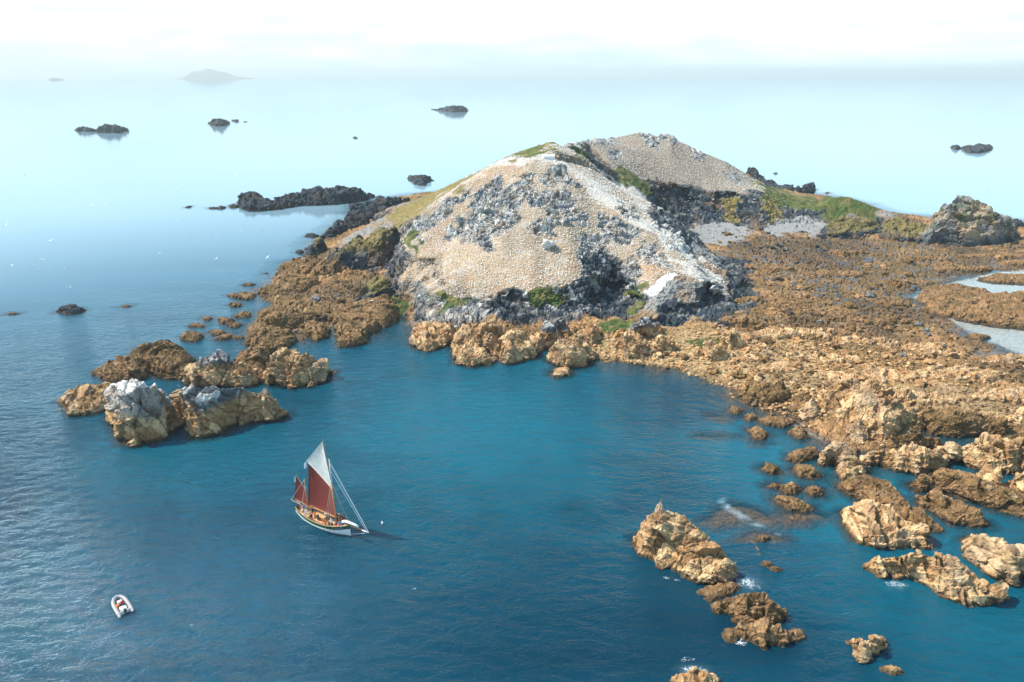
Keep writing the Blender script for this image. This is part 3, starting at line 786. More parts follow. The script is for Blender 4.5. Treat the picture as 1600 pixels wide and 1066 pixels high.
rock('long brown weedy ridge rock behind the stacks', [(196,566),(215,548),(245,535),(262,534),(285,545),(296,560),(294,592),(270,592),(240,586),(215,578)], 4.2, [(255,541,4.2),(230,556,3),(282,560,3.4)], 'weed', wall=.4)
rock('blue grey topped rock standing behind the double humped rock', [(296,592),(300,566,4),(320,550,6.5),(345,546,7),(362,556,6),(374,572,4),(368,598),(340,606),(310,606)], 6.5, [(343,551,7),(322,560,6)], 'darktop', wall=.3, cell=2.2)
rock('small tan wedge rock between two dark topped rocks', [(352,598),(362,580,3),(378,564,4.5),(392,568,4.5),(400,585,3),(398,602),(372,606)], 4, [(380,569,4.5)], 'tan', wall=.4)
rock('brown rubble rock linking the wedge rock and the blunt rock', [(372,566),(385,545),(410,535),(420,545),(412,575),(410,596),(392,590)], 3, [(400,548,3)], 'weed', wall=.5)
rock('blunt tan rock with grey top, rightmost of the left group', [(411,590,2.5),(414,560,5.5),(430,546,6.5),(455,545,6.6),(480,551,6),(505,562,4.6),(524,577,2),(515,592),(490,606),(455,608),(425,602)],
     6, [(440,550,6.6),(470,556,6.2),(440,575,5),(495,572,4)], 'tan', 'sea_stack', wall=.3, ff=.5, cell=2.4)
for i, (cx, cy, w, h, H, lab) in enumerate([
    (302,525,36,16,1.6,'small dark weedy rock alone in the water above the left ridge rock'),
    (324,497,14,6,.8,'tiny dark rock left of the ragged shore rocks'),
    (308,508,24,7,.7,'flat weedy rock awash left of the shore'),
    (352,500,24,12,1.2,'dark weedy rock just off the left shore'),
    (338,519,22,10,1.0,'small brown rock between the lone rock and the shore'),
    (367,507,22,9,1.0,'dark rock close to the tip of the left shore'),
    (358,527,40,8,1.0,'long low weedy rock below the tip of the left shore'),
    (380,492,26,8,1.2,'dark rock at the outer edge of the left shore'),
    (366,475,22,8,1.0,'pair of dark low rocks off the shelf'),
    (382,463,42,12,1.4,'long dark weedy rock lying off the left shelf'),
    (388,444,18,5,.8,'thin dark rock beside the left shelf'),
    (415,427,5,3,.7,'tiny black rock in pale water left of the shelf'),
    (469,393,11,7,1.3,'small dark boulder off the dark headland block'),
    (480,389,10,5,1.0,'smaller dark boulder touching the headland water line'),
    (488,368,22,6,1.3,'flat dark rock off the north end of the dark block'),
    (233,555,10,5,.8,'tiny rock above the rounded brown rock'),
    (217,547,16,6,.8,'small grey rock beside the long ridge rock'),
    (110,484,50,15,1.9,'lone dark rock out in the bay at far left'),
    (20,490,18,4,.6,'low black rock at the left edge of the photo'),
    (198,478,14,4,.5,'tiny black rock right of the lone dark rock'),
    (658,281,31,17,4.2,'dark pointed rock in the pale sea behind the island shoulder'),
    (642,282,6,3,1.0,'tiny dark rock left of the pointed rock'),
    (594,308,12,5,1.3,'small round dark rock behind the left shore'),
    (295,323,9,4,1.2,'small black rock left of the long reef'),
    (334,325,16,4,1.2,'low black rocks just left of the long reef'),
    (345,324,10,6,1.8,'pointed black rock just left of the long reef'),
    (365,322,16,7,1.8,'black rock at the foot of the long reef'),
    (368,189,9,4,3.0,'small far skerry right of the triangular skerry'),
    (382,190,6,2,2.0,'tiny far skerry, right of the small one'),
    (1212,271,5,4,1.5,'tiny black rock in the sea behind the far hill'),
    (1293,301,8,3,1.0,'tiny dark rock behind the grassy neck'),
    (555,215,4,4,3.0,'tiny dark rock alone far out at sea'),
    (1494,231,12,7,3.4,'dark far rock left of the flat far rock'),
    (1525,233,44,13,4.0,'dark flat far rock off the right headland'),
    (1585,350,40,16,3.5,'dark boulder at the right edge behind the crag'),
    (88,125,18,1.2,4,'faint low skerry near the horizon at far left')]):
    rock(lab, blob(cx, cy, w, h, 100 + i), H, style='dark' if cy < 400 or cy == 484 else 'weed', wall=.6, name='sea_rock' , cat='rock')
# long reef behind
rock('long black reef lying in the pale sea behind the left shore', [(374,318),(380,303,4.5),(395,299,5),(404,309,3),(425,315,2.6),(445,308,3.5),(455,301,5),(470,304,4),(485,298,6),(500,291,8),(515,294,7),(535,292,7),(548,289,8),(556,300,4),(580,306),(560,316),(520,320),(470,322),(430,328),(400,331),(385,328)],
     5, [(390,302,5),(452,304,5),(505,293,8),(548,292,8),(470,312,3),(525,300,6)], 'dark', 'reef', wall=.4, cell=3.0, amp=1.3)
rock('leftmost far skerry, low dark and ragged', [(118,203),(128,199,4),(138,198,6),(146,201,4),(150,204),(140,206),(125,206)], 5, [(134,199,6)], 'dark', 'skerry', wall=.5, cell=4, amp=1.1)
rock('far skerry with two dark horns at the left', [(149,203),(154,196,9),(165,194,11),(174,196,9),(180,192,13),(184,197,8),(196,199,5),(203,203),(180,205),(160,206)], 8, [(165,195,11),(180,193,13)], 'dark', 'skerry', wall=.5, cell=4, amp=1.1)
rock('triangular far skerry left of the island top', [(325,191),(332,186,9),(341,184,12),(350,187,8),(357,191),(345,194),(332,194)], 9, [(341,185,12)], 'dark', 'skerry', wall=.5, cell=4, amp=1.1)
rock('far skerry above the hill, low dark and long', [(674,170),(684,168,6),(700,166,11),(709,163,15),(716,167,10),(724,167,10),(732,171),(715,173),(690,173)], 9, [(708,165,15),(722,168,9)], 'dark', 'skerry', wall=.5, cell=4, amp=1.1)
rock('black pinnacle rocks behind the right end of the far hill', [(1163,290),(1164,268,9),(1176,260,12),(1184,272,8),(1198,282,5),(1215,288,4),(1245,296,3),(1262,288,5),(1270,292,4),(1264,303),(1230,306),(1190,304)],
     5, [(1176,262,12),(1200,284,5),(1258,290,5)], 'dark', 'reef', wall=.6, cell=3)
# right crag
rock('big pale boulder crag at the right end of the island', [(1446,378),(1450,350,8),(1470,328,13),(1490,312,17),(1515,308,18),(1540,315,16),(1555,328,12),(1575,345,7),(1592,368,3),(1570,384),(1530,388),(1480,386)],
     14, [(1510,311,18),(1490,318,17),(1535,322,15),(1505,345,10),(1555,345,8)], 'crag', 'crag', 'crag', wall=.28, ff=.3, cell=4.2, amp=.8, z0=1.0, mat=MAT_ROCK)
rock('dark low rocks between the grassy knoll and the crag', [(1376,370),(1380,348,4),(1400,336,4),(1420,344,3),(1440,350,4),(1455,362,3),(1440,380),(1400,378)], 3.6, [(1400,342,4)], 'slatebank', z0=1.2, cell=2.2)
rock('dark rocks on the grassy knoll front', [(1285,368),(1290,350,3),(1320,340,5),(1350,344,4),(1375,350,3),(1378,366),(1340,372),(1300,374)], 4, [(1325,348,4.5)], 'slatebank', z0=1.0, cell=2.2)
# blocks on the left shore
rock('big dark flat topped block with grass on top, left of the white hill', [(508,408,3),(522,385,6),(560,368,9),(600,357,12),(628,352,13),(632,370,10),(631,412,6),(612,422,4),(580,424,3),(545,424,2.5),(515,424,2)],
     10, [(600,362,12),(622,357,13),(560,378,8.5),(530,395,6),(600,385,11),(560,400,5),(520,415,2.5),(622,375,12)], 'slatebank', 'rock_outcrop', 'rock outcrop', z0=2, wall=.3, ff=.3, cell=2.8, amp=.8)
rock('dark rounded headland rock at the water left of the flat topped block', [(482,402),(488,385,5),(498,370,7),(510,372,7),(520,382,5),(515,398),(500,408)], 6, [(500,376,7)], 'slatebank', 'rock_outcrop', 'rock outcrop', z0=.3, wall=.3)
rock('dark jumbled rocks running up the shore behind the flat topped block', [(500,372),(520,352,5),(545,332,6),(552,318,7),(565,318,6),(580,325,4),(610,330,4),(600,345,3),(560,362),(530,372)], 5, [(553,322,7),(575,335,5),(530,355,5)], 'dark', 'rock_outcrop', 'rock outcrop', z0=1, cell=2.6, mat=MAT_ROCK)
rock('dark boulders below the green slope at the back of the left shore', [(555,330),(590,312,6),(610,306,7),(632,305,7),(640,315,5),(620,330),(590,336)], 5, [(612,310,7),(630,308,6)], 'dark', 'rock_outcrop', 'rock outcrop', z0=1, cell=2.4, mat=MAT_ROCK)
rock('flat brown slab ending the left shelf beside the narrow inlet', [(522,505,1.5),(535,482,2.4),(570,466,3.5),(604,461,4.6),(614,475,4.4),(617,495,3.2),(600,512,2.6),(570,508,2),(540,508,1.5)], 4, [(604,466,4.6),(570,475,3.5)], 'weed', 'rock_outcrop', 'rock outcrop', wall=.2, ff=.7, amp=.6)
rock('brown double lobed rock below the flat slab', [(524,512),(535,502,2.4),(552,503,2.6),(575,498,2.6),(592,506,2),(588,518),(572,524),(576,534),(555,541),(530,542),(526,528)], 2.8, [(545,508,2.8),(578,506,2.8),(550,530,2)], 'weed', 'rock_outcrop', 'rock outcrop', wall=.4)
rock('brown knuckle of rock poking into the bay from the left shelf', [(478,505),(490,498,2.4),(505,502,2.2),(513,515,1.6),(510,528),(495,533),(481,525)], 2.6, [(495,505,2.6)], 'weed', 'rock_outcrop', 'rock outcrop', wall=.4)
rock('long brown hump at the lower edge of the left shelf', [(405,500),(425,485,2.6),(455,484,3),(480,488,3),(500,494,2),(490,508),(450,512),(415,512)], 3, [(440,490,3),(475,494,2.8)], 'weed', 'rock_outcrop', 'rock outcrop', z0=.5, wall=.4)
rock('ragged brown rocks at the lower left corner of the shelf', [(385,535),(395,515,2),(425,508,2.4),(450,515,2.2),(460,530,1.5),(445,548),(410,548)], 2.4, [(420,515,2.4)], 'weed', 'rock_outcrop', 'rock outcrop', wall=.5)
rock('brown sloping rock at the outer edge of the left shelf', [(404,455),(430,440,2),(450,430,3),(490,430,3.4),(500,445,3),(470,462),(430,462)], 2.6, [(470,436,3.2)], 'weed', 'rock_outcrop', 'rock outcrop', z0=.4, wall=.5)
rock('dark knob of rock in the middle of the left shelf', [(560,470),(575,440,4),(600,432,5),(616,440,5),(618,456,3),(600,470),(580,474)], 4, [(600,437,5)], 'slatebank', 'rock_outcrop', 'rock outcrop', z0=1.6, cell=2)
rock('brown ledge in the upper left of the shelf', [(440,415),(470,402,3),(500,400,4),(530,408,4),(545,424,2),(520,436),(470,436)], 3.2, [(500,406,4)], 'weed', 'rock_outcrop', 'rock outcrop', z0=1, cell=2)
# boulders at the foot of the white hill, left to right
rock('brown rock at the foot of the hill, first right of the inlet', [(645,532),(650,508,3.4),(672,500,4.2),(700,504,4),(712,516,3),(706,534),(690,543),(668,549),(652,545)], 3.6, [(672,506,4),(697,510,3.6)], 'tan', wall=.35)
rock('tan rock with a low snout, second from the inlet at the hill foot', [(709,535),(712,515,4.4),(730,508,5),(745,520,4.4),(755,545,2.5),(771,560,1),(765,570),(740,573),(716,568)], 4, [(728,514,5),(735,540,3)], 'tan', wall=.35, cell=1.8)
rock('steep tan rib of rock at the hill foot, left of the twin spurs', [(742,528),(748,508,5.5),(765,502,6),(780,510,5),(786,530,3),(775,546),(755,550)], 4.6, [(763,508,6)], 'tan', wall=.35, cell=1.8)
rock('tan spur with a pointed nose in the water at the hill foot', [(772,550),(780,528,5),(800,512,6.5),(815,515,6),(828,535,4),(832,555,2),(812,562),(795,568),(780,564)], 4.6, [(805,520,6.4),(800,545,4)], 'tan', wall=.35, cell=2)
rock('squat tan boulder between two spurs at the hill foot', [(825,540),(832,518,4),(848,514,4),(858,525,3),(856,545),(838,552)], 3.2, [(842,520,4)], 'tan', wall=.4)
rock('dark peaked rock behind the tan boulders below the cliff', [(838,525),(850,505,6),(872,490,8.6),(888,498,7.5),(898,512,5),(890,528),(860,532)], 6, [(873,496,8.6)], 'darktop', wall=.4, z0=.8, cell=2.2)
rock('big round tan rock at the hill foot with a creased face', [(862,560),(866,540,4),(882,524,5.6),(905,522,5.6),(920,538,4),(922,560,2),(912,574),(890,577),(870,572)], 4.6, [(893,530,5.6),(885,552,4)], 'tan', wall=.35, cell=2)
rock('tan rock right of the dark peaked rock', [(900,535),(905,512,5),(925,508,5),(936,522,4),(934,545,2),(918,548)], 4.2, [(918,514,5)], 'tan', wall=.4)
rock('small tan rock alone in the bay below the round rock', [(863,584),(868,575),(880,573),(891,579),(888,587),(872,590)], 1.2, (), 'tan', wall=.5, cell=1.2)
rock('large tan boulder right of the gravel gap at the hill foot', [(962,545,3),(966,525,5),(982,515,6),(1000,520,5.6),(1010,535,4),(1012,552,2),(1000,564),(975,561)], 4.8, [(985,521,6),(990,540,4.6)], 'tan', wall=.3, cell=2)
rock('twin tan boulder leaning on the large tan boulder', [(1012,548,3),(1018,530,4.6),(1035,523,5),(1052,530,4.4),(1060,545,2.4),(1048,558),(1025,562)], 4.2, [(1035,529,5)], 'tan', wall=.3, cell=2)
rock('tan boulder on the shingle, right of the twin boulders', [(1088,552,2),(1092,540,3.6),(1110,534,4),(1130,538,3.6),(1142,552,2),(1132,566),(1108,568)], 3.6, [(1114,540,4)], 'tan', wall=.35, cell=1.8, z0=.4)
rock('upright tan boulder behind the shingle boulder', [(1125,540,3),(1130,522,4.4),(1146,514,5),(1158,522,4),(1162,540,2),(1148,550)], 4.2, [(1144,520,5)], 'tan', wall=.35, z0=1, cell=1.8)
rock('small tan boulder just off the twin boulders', blob(1001,566,16,8,5), 1.1, (), 'tan', wall=.5)
rock('grey tan buttress rock at the foot of the slanting slab', [(985,525,2),(990,505,5),(1010,494,6.5),(1028,500,5),(1034,518,3),(1015,530)], 4.6, [(1008,500,6.4)], 'darktop', wall=.35, z0=1.4, cell=2)
# right shore and skerries
RS = [
 ('rounded brown weedy rock where the right beach meets the bay', [(1160,618),(1166,600,2.6),(1190,594,3),(1215,600,2.8),(1240,612,1.6),(1234,630),(1200,634),(1170,630)], 3, [(1190,599,3),(1215,610,2.4)], 'weed'),
 ('brown rock right of the rounded weedy rock', [(1238,640),(1245,618,2),(1258,612,2.2),(1270,630,1.6),(1262,648)], 2.2, (), 'weed'),
 ('long thin brown rock off the right beach', [(1183,655),(1200,650,1),(1230,650,1),(1246,660),(1225,668),(1195,664)], 1.1, (), 'weed'),
 ('small brown rock at the water below the long thin rock', [(1236,676),(1244,664,1.6),(1256,668,1.4),(1262,680),(1250,687)], 1.5, (), 'weed'),
 ('small round rock close to the big tan ledge', [(1237,648),(1248,643),(1264,650),(1262,660),(1245,656)], 1.2, (), 'weed'),
 ('leftmost little weedy rock off the right beach', [(1172,670),(1184,664,1),(1197,676),(1192,688),(1178,686)], 1.2, (), 'weed'),
 ('thin rock awash left of the little weedy rock', [(1138,642),(1146,633,.8),(1160,640),(1150,647)], .8, (), 'weed'),
 ('tiny rock below the thin rock awash', [(1164,652),(1175,645,.8),(1184,652),(1172,658)], .8, (), 'weed'),
 ('little two knobbed brown rock left of the tan boot rock', [(1235,718),(1240,702,1.8),(1256,700,1.4),(1276,698,1.6),(1277,708),(1262,720),(1245,724)], 1.8, (), 'weed'),
 ('small brown weedy rock, leftmost of a pair in mid channel', [(1191,732),(1198,724,1),(1212,727,1),(1222,737),(1208,741)], 1.2, (), 'weed'),
 ('oblong brown weedy rock right of the small one in mid channel', [(1239,733),(1250,724,1.3),(1268,730,1.2),(1281,742),(1268,748),(1250,746)], 1.4, (), 'weed'),
 ('dark little rock in a row of three', [(1200,760),(1208,754,.6),(1219,757),(1212,763)], .7, (), 'weed'),
 ('middle rock in a row of three little rocks', [(1219,762),(1232,754,1.2),(1248,760),(1246,772),(1228,773)], 1.3, (), 'weed'),
 ('right rock in a row of three little rocks', [(1261,766),(1272,757,1.2),(1284,764),(1284,774),(1268,775)], 1.3, (), 'weed'),
 ('flat dark weedy rock below the row of three', [(1211,781),(1222,773,1.1),(1245,778,1.1),(1268,793),(1258,800),(1232,797)], 1.3, (), 'weed'),
 ('tan boot shaped rock in the channel', [(1291,712,2),(1294,697,4),(1310,692,4.2),(1322,702,3.2),(1340,715,2.4),(1354,732,1),(1340,744),(1316,748),(1304,728)], 3.4, [(1308,698,4.2),(1335,725,2.4)], 'tan'),
 ('small dark rock behind the tan boot shaped rock', [(1320,704),(1330,697,1),(1340,703),(1334,712)], .9, (), 'weed'),
 ('big tan ledge with a wrinkled face at the right bay shore', [(1265,640,3),(1268,620,5),(1285,608,6),(1310,604,6),(1345,612,6),(1385,624,5.5),(1420,634,4.5),(1455,645,3.4),(1450,668,2.4),(1420,676),(1375,697),(1345,694),(1312,678),(1290,660)], 5.2, [(1290,616,6),(1340,622,6),(1390,640,4.6)], 'beach'),
 ('grey ribbed ledge above the wrinkled tan ledge', [(1270,618,3),(1290,592,5),(1330,586,6),(1370,590,6),(1420,606,5),(1440,625,3),(1400,634),(1340,622),(1290,622)], 4.6, [(1330,592,6),(1370,598,6)], 'beach'),
 ('brown rough ledge running right from the wrinkled tan ledge', [(1440,655,3),(1470,636,4),(1520,640,4),(1570,655,3.6),(1585,670,2),(1560,680),(1500,684),(1455,680)], 3.4, [(1490,646,4)], 'weed'),
 ('long tan rock with two humps below the wrinkled ledge', [(1351,715,1.6),(1360,702,3),(1390,702,3),(1425,690,4),(1450,698,4),(1475,722,2),(1468,738),(1440,742),(1405,735),(1370,728)], 3.6, [(1380,708,3),(1440,700,4.2)], 'beach'),
 ('tan ledge right of the wrinkled ledge, touching the long two humped rock', [(1380,690),(1390,676,3),(1430,672,3.4),(1465,680,3),(1470,696),(1420,704),(1390,702)], 3, (), 'weed'),
 ('broad pale tan rock at the right edge above the channel', [(1480,705,2),(1490,690,4),(1530,682,5),(1580,684,5),(1660,690,5),(1660,735),(1600,737),(1560,738),(1520,730),(1495,722)], 4.4, [(1530,690,5),(1590,694,5)], 'beach'),
 ('long brown weedy rock sloping down to the right', [(1425,755,1.6),(1440,742,3),(1480,732,3.6),(1520,738,3.6),(1570,760,3),(1650,790,3),(1660,815),(1600,806),(1540,790),(1500,778),(1455,766)], 3.4, [(1480,738,3.6),(1540,756,3.2)], 'weed'),
 ('large smooth tan rock at the right edge beside the weedy rock', [(1536,745,3),(1560,733,5),(1600,730,5.5),(1660,735,5),(1680,800),(1600,792),(1570,775)], 5, [(1590,740,5.5)], 'beach'),
 ('brown spur rock with dark lower end in the right channel', [(1441,780,1.6),(1450,768,3),(1465,766,3),(1490,775,2.4),(1520,795,1.8),(1538,815,1),(1520,822),(1485,818),(1458,800)], 2.8, [(1458,772,3),(1495,790,2)], 'weed'),
 ('brown back rock of the layered pair, right channel', [(1316,758,1.6),(1330,744,3),(1360,742,3.4),(1390,750,3),(1410,775,2.4),(1435,800,1.6),(1458,825,.8),(1440,830),(1400,812),(1350,786)], 3.2, [(1350,748,3.4),(1390,768,2.6)], 'weed'),
 ('layered tan rock in front of the brown back rock', [(1322,800,2),(1335,785,3.6),(1365,782,4),(1395,790,3.6),(1420,812,2.8),(1447,838,1.8),(1446,856),(1410,854),(1375,856),(1345,850),(1328,825)], 3.6, [(1355,790,4),(1395,802,3.4),(1425,835,2.2)], 'beach'),
 ('tan rock with a flat face and dark right end, lower right', [(1352,886,1),(1370,870,2.6),(1400,863,4),(1440,858,5),(1480,860,5),(1508,878,3.6),(1512,890,3),(1540,905,2.6),(1558,928,1.2),(1550,944),(1510,944),(1470,932),(1430,912),(1385,902)], 4, [(1440,864,5),(1475,868,5),(1400,872,3.4),(1530,912,2.4)], 'tan'),
 ('tan rock with a grey block on top, cut by the right edge', [(1524,846,1.6),(1540,842,3.4),(1570,846,4.6),(1590,838,7),(1650,836,7),(1680,900),(1600,905),(1575,898),(1545,868)], 5, [(1592,844,7),(1560,856,4)], 'tan'),
 ('pinnacle topped tan rock in the lower middle, largest of the chain', [(998,852,2),(1003,826,3.6),(1010,808,5),(1024,803,5.6),(1040,802,5.6),(1062,806,5.2),(1085,824,4.4),(1108,845,3.4),(1128,862,2.6),(1152,892,1),(1142,908,1.4),(1108,908,2),(1075,904,2.4),(1048,888,2.6),(1020,876,2.6)], 4.6,
    [(1030,812,5.8),(1050,822,5.4),(1015,838,4.4),(1070,840,4.4),(1045,850,3.8),(1095,862,3.4),(1125,884,2.4)], 'tan'),
 ('brown knobbly rock below the pinnacle topped rock', [(1122,945,1),(1130,935,2.2),(1160,925,3),(1195,930,3),(1215,945,2.4),(1222,960,1.4),(1205,975),(1170,975),(1140,965)], 2.8, [(1180,932,3)], 'weed'),
 ('brown broken rock at the lower end of the chain', [(1150,985,1),(1165,972,1.8),(1200,970,2.2),(1225,985,1.6),(1245,990,.8),(1222,1010),(1190,1010)], 2.2, (), 'weed'),
 ('low brown rock awash between pinnacle rock and knobbly rock', [(1092,925),(1110,914,.8),(1140,910,.9),(1160,916),(1140,930),(1110,938)], .9, (), 'weed'),
 ('small rock awash left of the broken rock', [(1128,992),(1138,983,.8),(1152,990),(1150,1006),(1136,1004)], .9, (), 'weed'),
 ('tan rock cut by the bottom edge of the photo', [(1050,1062,1),(1062,1046,2),(1085,1040,2.4),(1108,1048,1.6),(1122,1066,.8),(1110,1090),(1065,1090)], 2.2, (), 'tan'),
 ('upright small tan rock at the lower right with foam beside it', [(1345,1015,1),(1348,1000,2.6),(1364,993,3),(1378,1004,2),(1376,1020),(1358,1026)], 2.6, (), 'tan'),
 ('tiny tan rock left of the upright small rock', [(1325,1004),(1336,998,.9),(1347,1003),(1338,1010)], .9, (), 'tan'),
 ('tiny tan rock below the upright small rock', [(1379,1046),(1390,1040,.9),(1408,1048),(1396,1055)], .9, (), 'tan'),
 ('brown rocks inside the right tide pool', [(1432,468,1),(1450,446,1.8),(1490,442,2),(1535,450,1.6),(1560,464,.9),(1510,476),(1455,482)], 1.8, (), 'weed'),
 ('long brown ledge dividing the right tide pool', [(1440,484,1),(1470,466,2),(1540,458,3),(1600,456,3.4),(1700,460,3.4),(1700,530),(1600,514),(1540,508),(1485,497)], 3, [(1540,468,3),(1600,468,3.4)], 'weed'),
 ('small brown rock in the pale channel of the right tide pool', [(1508,526,.6),(1525,519,1),(1545,526,.7),(1530,532)], .9, (), 'weed'),
 ('weedy spit at the head of the right tide pool', [(1530,436,1),(1560,426,1.4),(1600,428,1.6),(1660,430,1.6),(1660,446),(1590,444),(1550,442)], 1.5, (), 'weed'),
]
for i, (lab, ol, H, pk, st) in enumerate(RS):
    rock(lab, ol, H, pk, st, spires=[(1031,789,8.8,1.6)] if 'pinnacle topped' in lab and 'largest' in lab else (), wall=.42 if H > 1.6 else .7, cell=max(.9, min(2.4, H * .5)), seed=700 + i * 7, amp=.85)
# low ledges of bedrock across the right foreshore
rl = random.Random(11)
LEDGE = [(1180,470,90,12),(1290,430,110,10),(1390,445,80,9),(1240,520,110,14),(1350,500,120,12),(1420,545,110,16),(1300,560,90,16),(1500,585,150,22),(1580,620,120,20),(1400,590,110,22),
         (1230,575,70,16),(1480,625,120,18),(1550,400,90,8),(1440,405,80,8),(1330,395,70,7),(1210,420,60,8),(1590,565,120,16),(1470,555,70,14),(1340,535,80,12),(1160,500,60,10),
         (1180,560,60,12),(1260,475,90,10),(1375,475,70,9),(1500,420,80,8),(1595,410,70,9),(1330,590,80,18),(1540,650,90,16),(1420,618,80,14)]
for i, (cx, cy, w, h) in enumerate(LEDGE):
    p_ = at_z(cx, cy, 1.4); g_ = float(ground_z(p_[0:1], p_[1:2])[0])
    if g_ < .2: g_ = .2
    row = 'at the far edge of the foreshore' if cy < 425 else 'on the upper foreshore' if cy < 480 else 'on the middle foreshore' if cy < 550 else 'above the wrinkled tan ledge' if cy < 605 else 'just above the channels'
    co_ = 'close to the white hill' if cx < 1215 else 'right of the hill' if cx < 1300 else 'halfway to the tide pool' if cx < 1385 else 'left of the tide pool' if cx < 1460 else 'by the tide pool' if cx < 1560 else 'at the right edge'
    rock(('long ' if w > 95 else 'short ') + ('tan bedrock slab ' if cy > 500 else 'low brown ledge ') + row + ', ' + co_, [(x, y) for x, y in blob(cx, cy, w * 1.15, h * 1.2, 300 + i, 10, .3)], .9 + rl.random() * .9, (), 'beach' if cy > 500 else 'weed',
         'rock_outcrop', 'rock outcrop', 'bedrock ledges on the right foreshore', z0=g_ - .35, wall=.5, ff=.8, cell=1.5, res=1.4, seed=900 + i)
# kelp reefs just under the surface
for i, (cx, cy, w, h, lab) in enumerate([(1160,815,110,34,'kelp covered reef under the water, upper half'),(1190,865,80,52,'kelp covered reef under the water, lower half'),
    (1255,815,70,36,'pale kelp bed beneath the flat dark weedy rock'),(1390,1035,60,40,'kelp round the small rocks at lower right'),(1225,990,80,50,'kelp round the broken rock'),
    (990,940,40,50,'faint dark reef left of the brown knobbly rock'),(1130,660,60,18,'faint kelp off the right beach'),(1120,690,90,14,'faint kelp band in mid bay'),(1185,700,40,16,'faint kelp near the leftmost weedy rock')]):
    ol = blob(cx, cy, w, h, 40 + i, 11, .35)
    rock(lab, ol, .9, (), 'kelp', name='submerged_reef', cat='reef', z0=-.95 if i in (0,1,2,3,4) else -1.5, wall=1.6, ff=.9, cell=1.3, amp=.4, backt=.8)
for i, (cx, cy, lab) in enumerate([(1193,842,'tiny rock breaking the surface on the upper kelp reef'),(1195,882,'tiny brown rock on the left of the lower kelp reef'),(1212,890,'tiny brown rock at the lower end of the kelp reef')]):
    rock(lab, blob(cx, cy, 16, 9, 60 + i), .7, (), 'weed', wall=.6, cell=.9)

# far land
def far_land(label, name, pts_, D, z_add=0):
    """a distant island: ridge heights along its length, real depth behind"""
    nn = 60; V = []
    xs_ = [p[0] for p in pts_]
    base = at_z(xs_[0], 0 + 533, 0)
    for j in range(9):
        v = j / 8.0; prof = math.sin(math.pi * v) ** .6
        for i in range(nn + 1):
            px = xs_[0] + (xs_[-1] - xs_[0]) * i / nn
            h = np.interp(px, xs_, [p[1] for p in pts_])
            X = (px - 800) / FPX * D / math.cos(R(PITCH)) * 1.0 * math.cos(R(PITCH)) ** 2 / math.cos(R(PITCH)) * 1.0
            X = (px - 800) / FPX * D * .935
            V.append((X, D + (v - .5) * 900, h * .8 * prof * (1 + .10 * math.sin(i * .37 + j * 1.3)) - 1))
    V = np.array(V); c = np.broadcast_to(np.array((.10, .11, .09)), V.shape)
    base = np.array((V[:, 0].mean(), D, 0.0))
    o = link(name, np_mesh(name, V - base, grid_faces(9, nn + 1), MAT_FAR, c)); o.location = base
    tag(o, label, 'island')
far_land('pale blue domed island on the hazy horizon', 'distant_island', [(285,4),(300,30),(305,90),(313,165),(325,185),(338,180),(350,130),(358,100),(364,50),(380,25),(395,3)], 12500)
0 and far_land('very faint low headland on the horizon above the hill', 'distant_headland', [(800,10),(825,60),(845,110),(870,80),(905,55),(960,12)], 14500)
print('rocks', rock_count, tri_count)
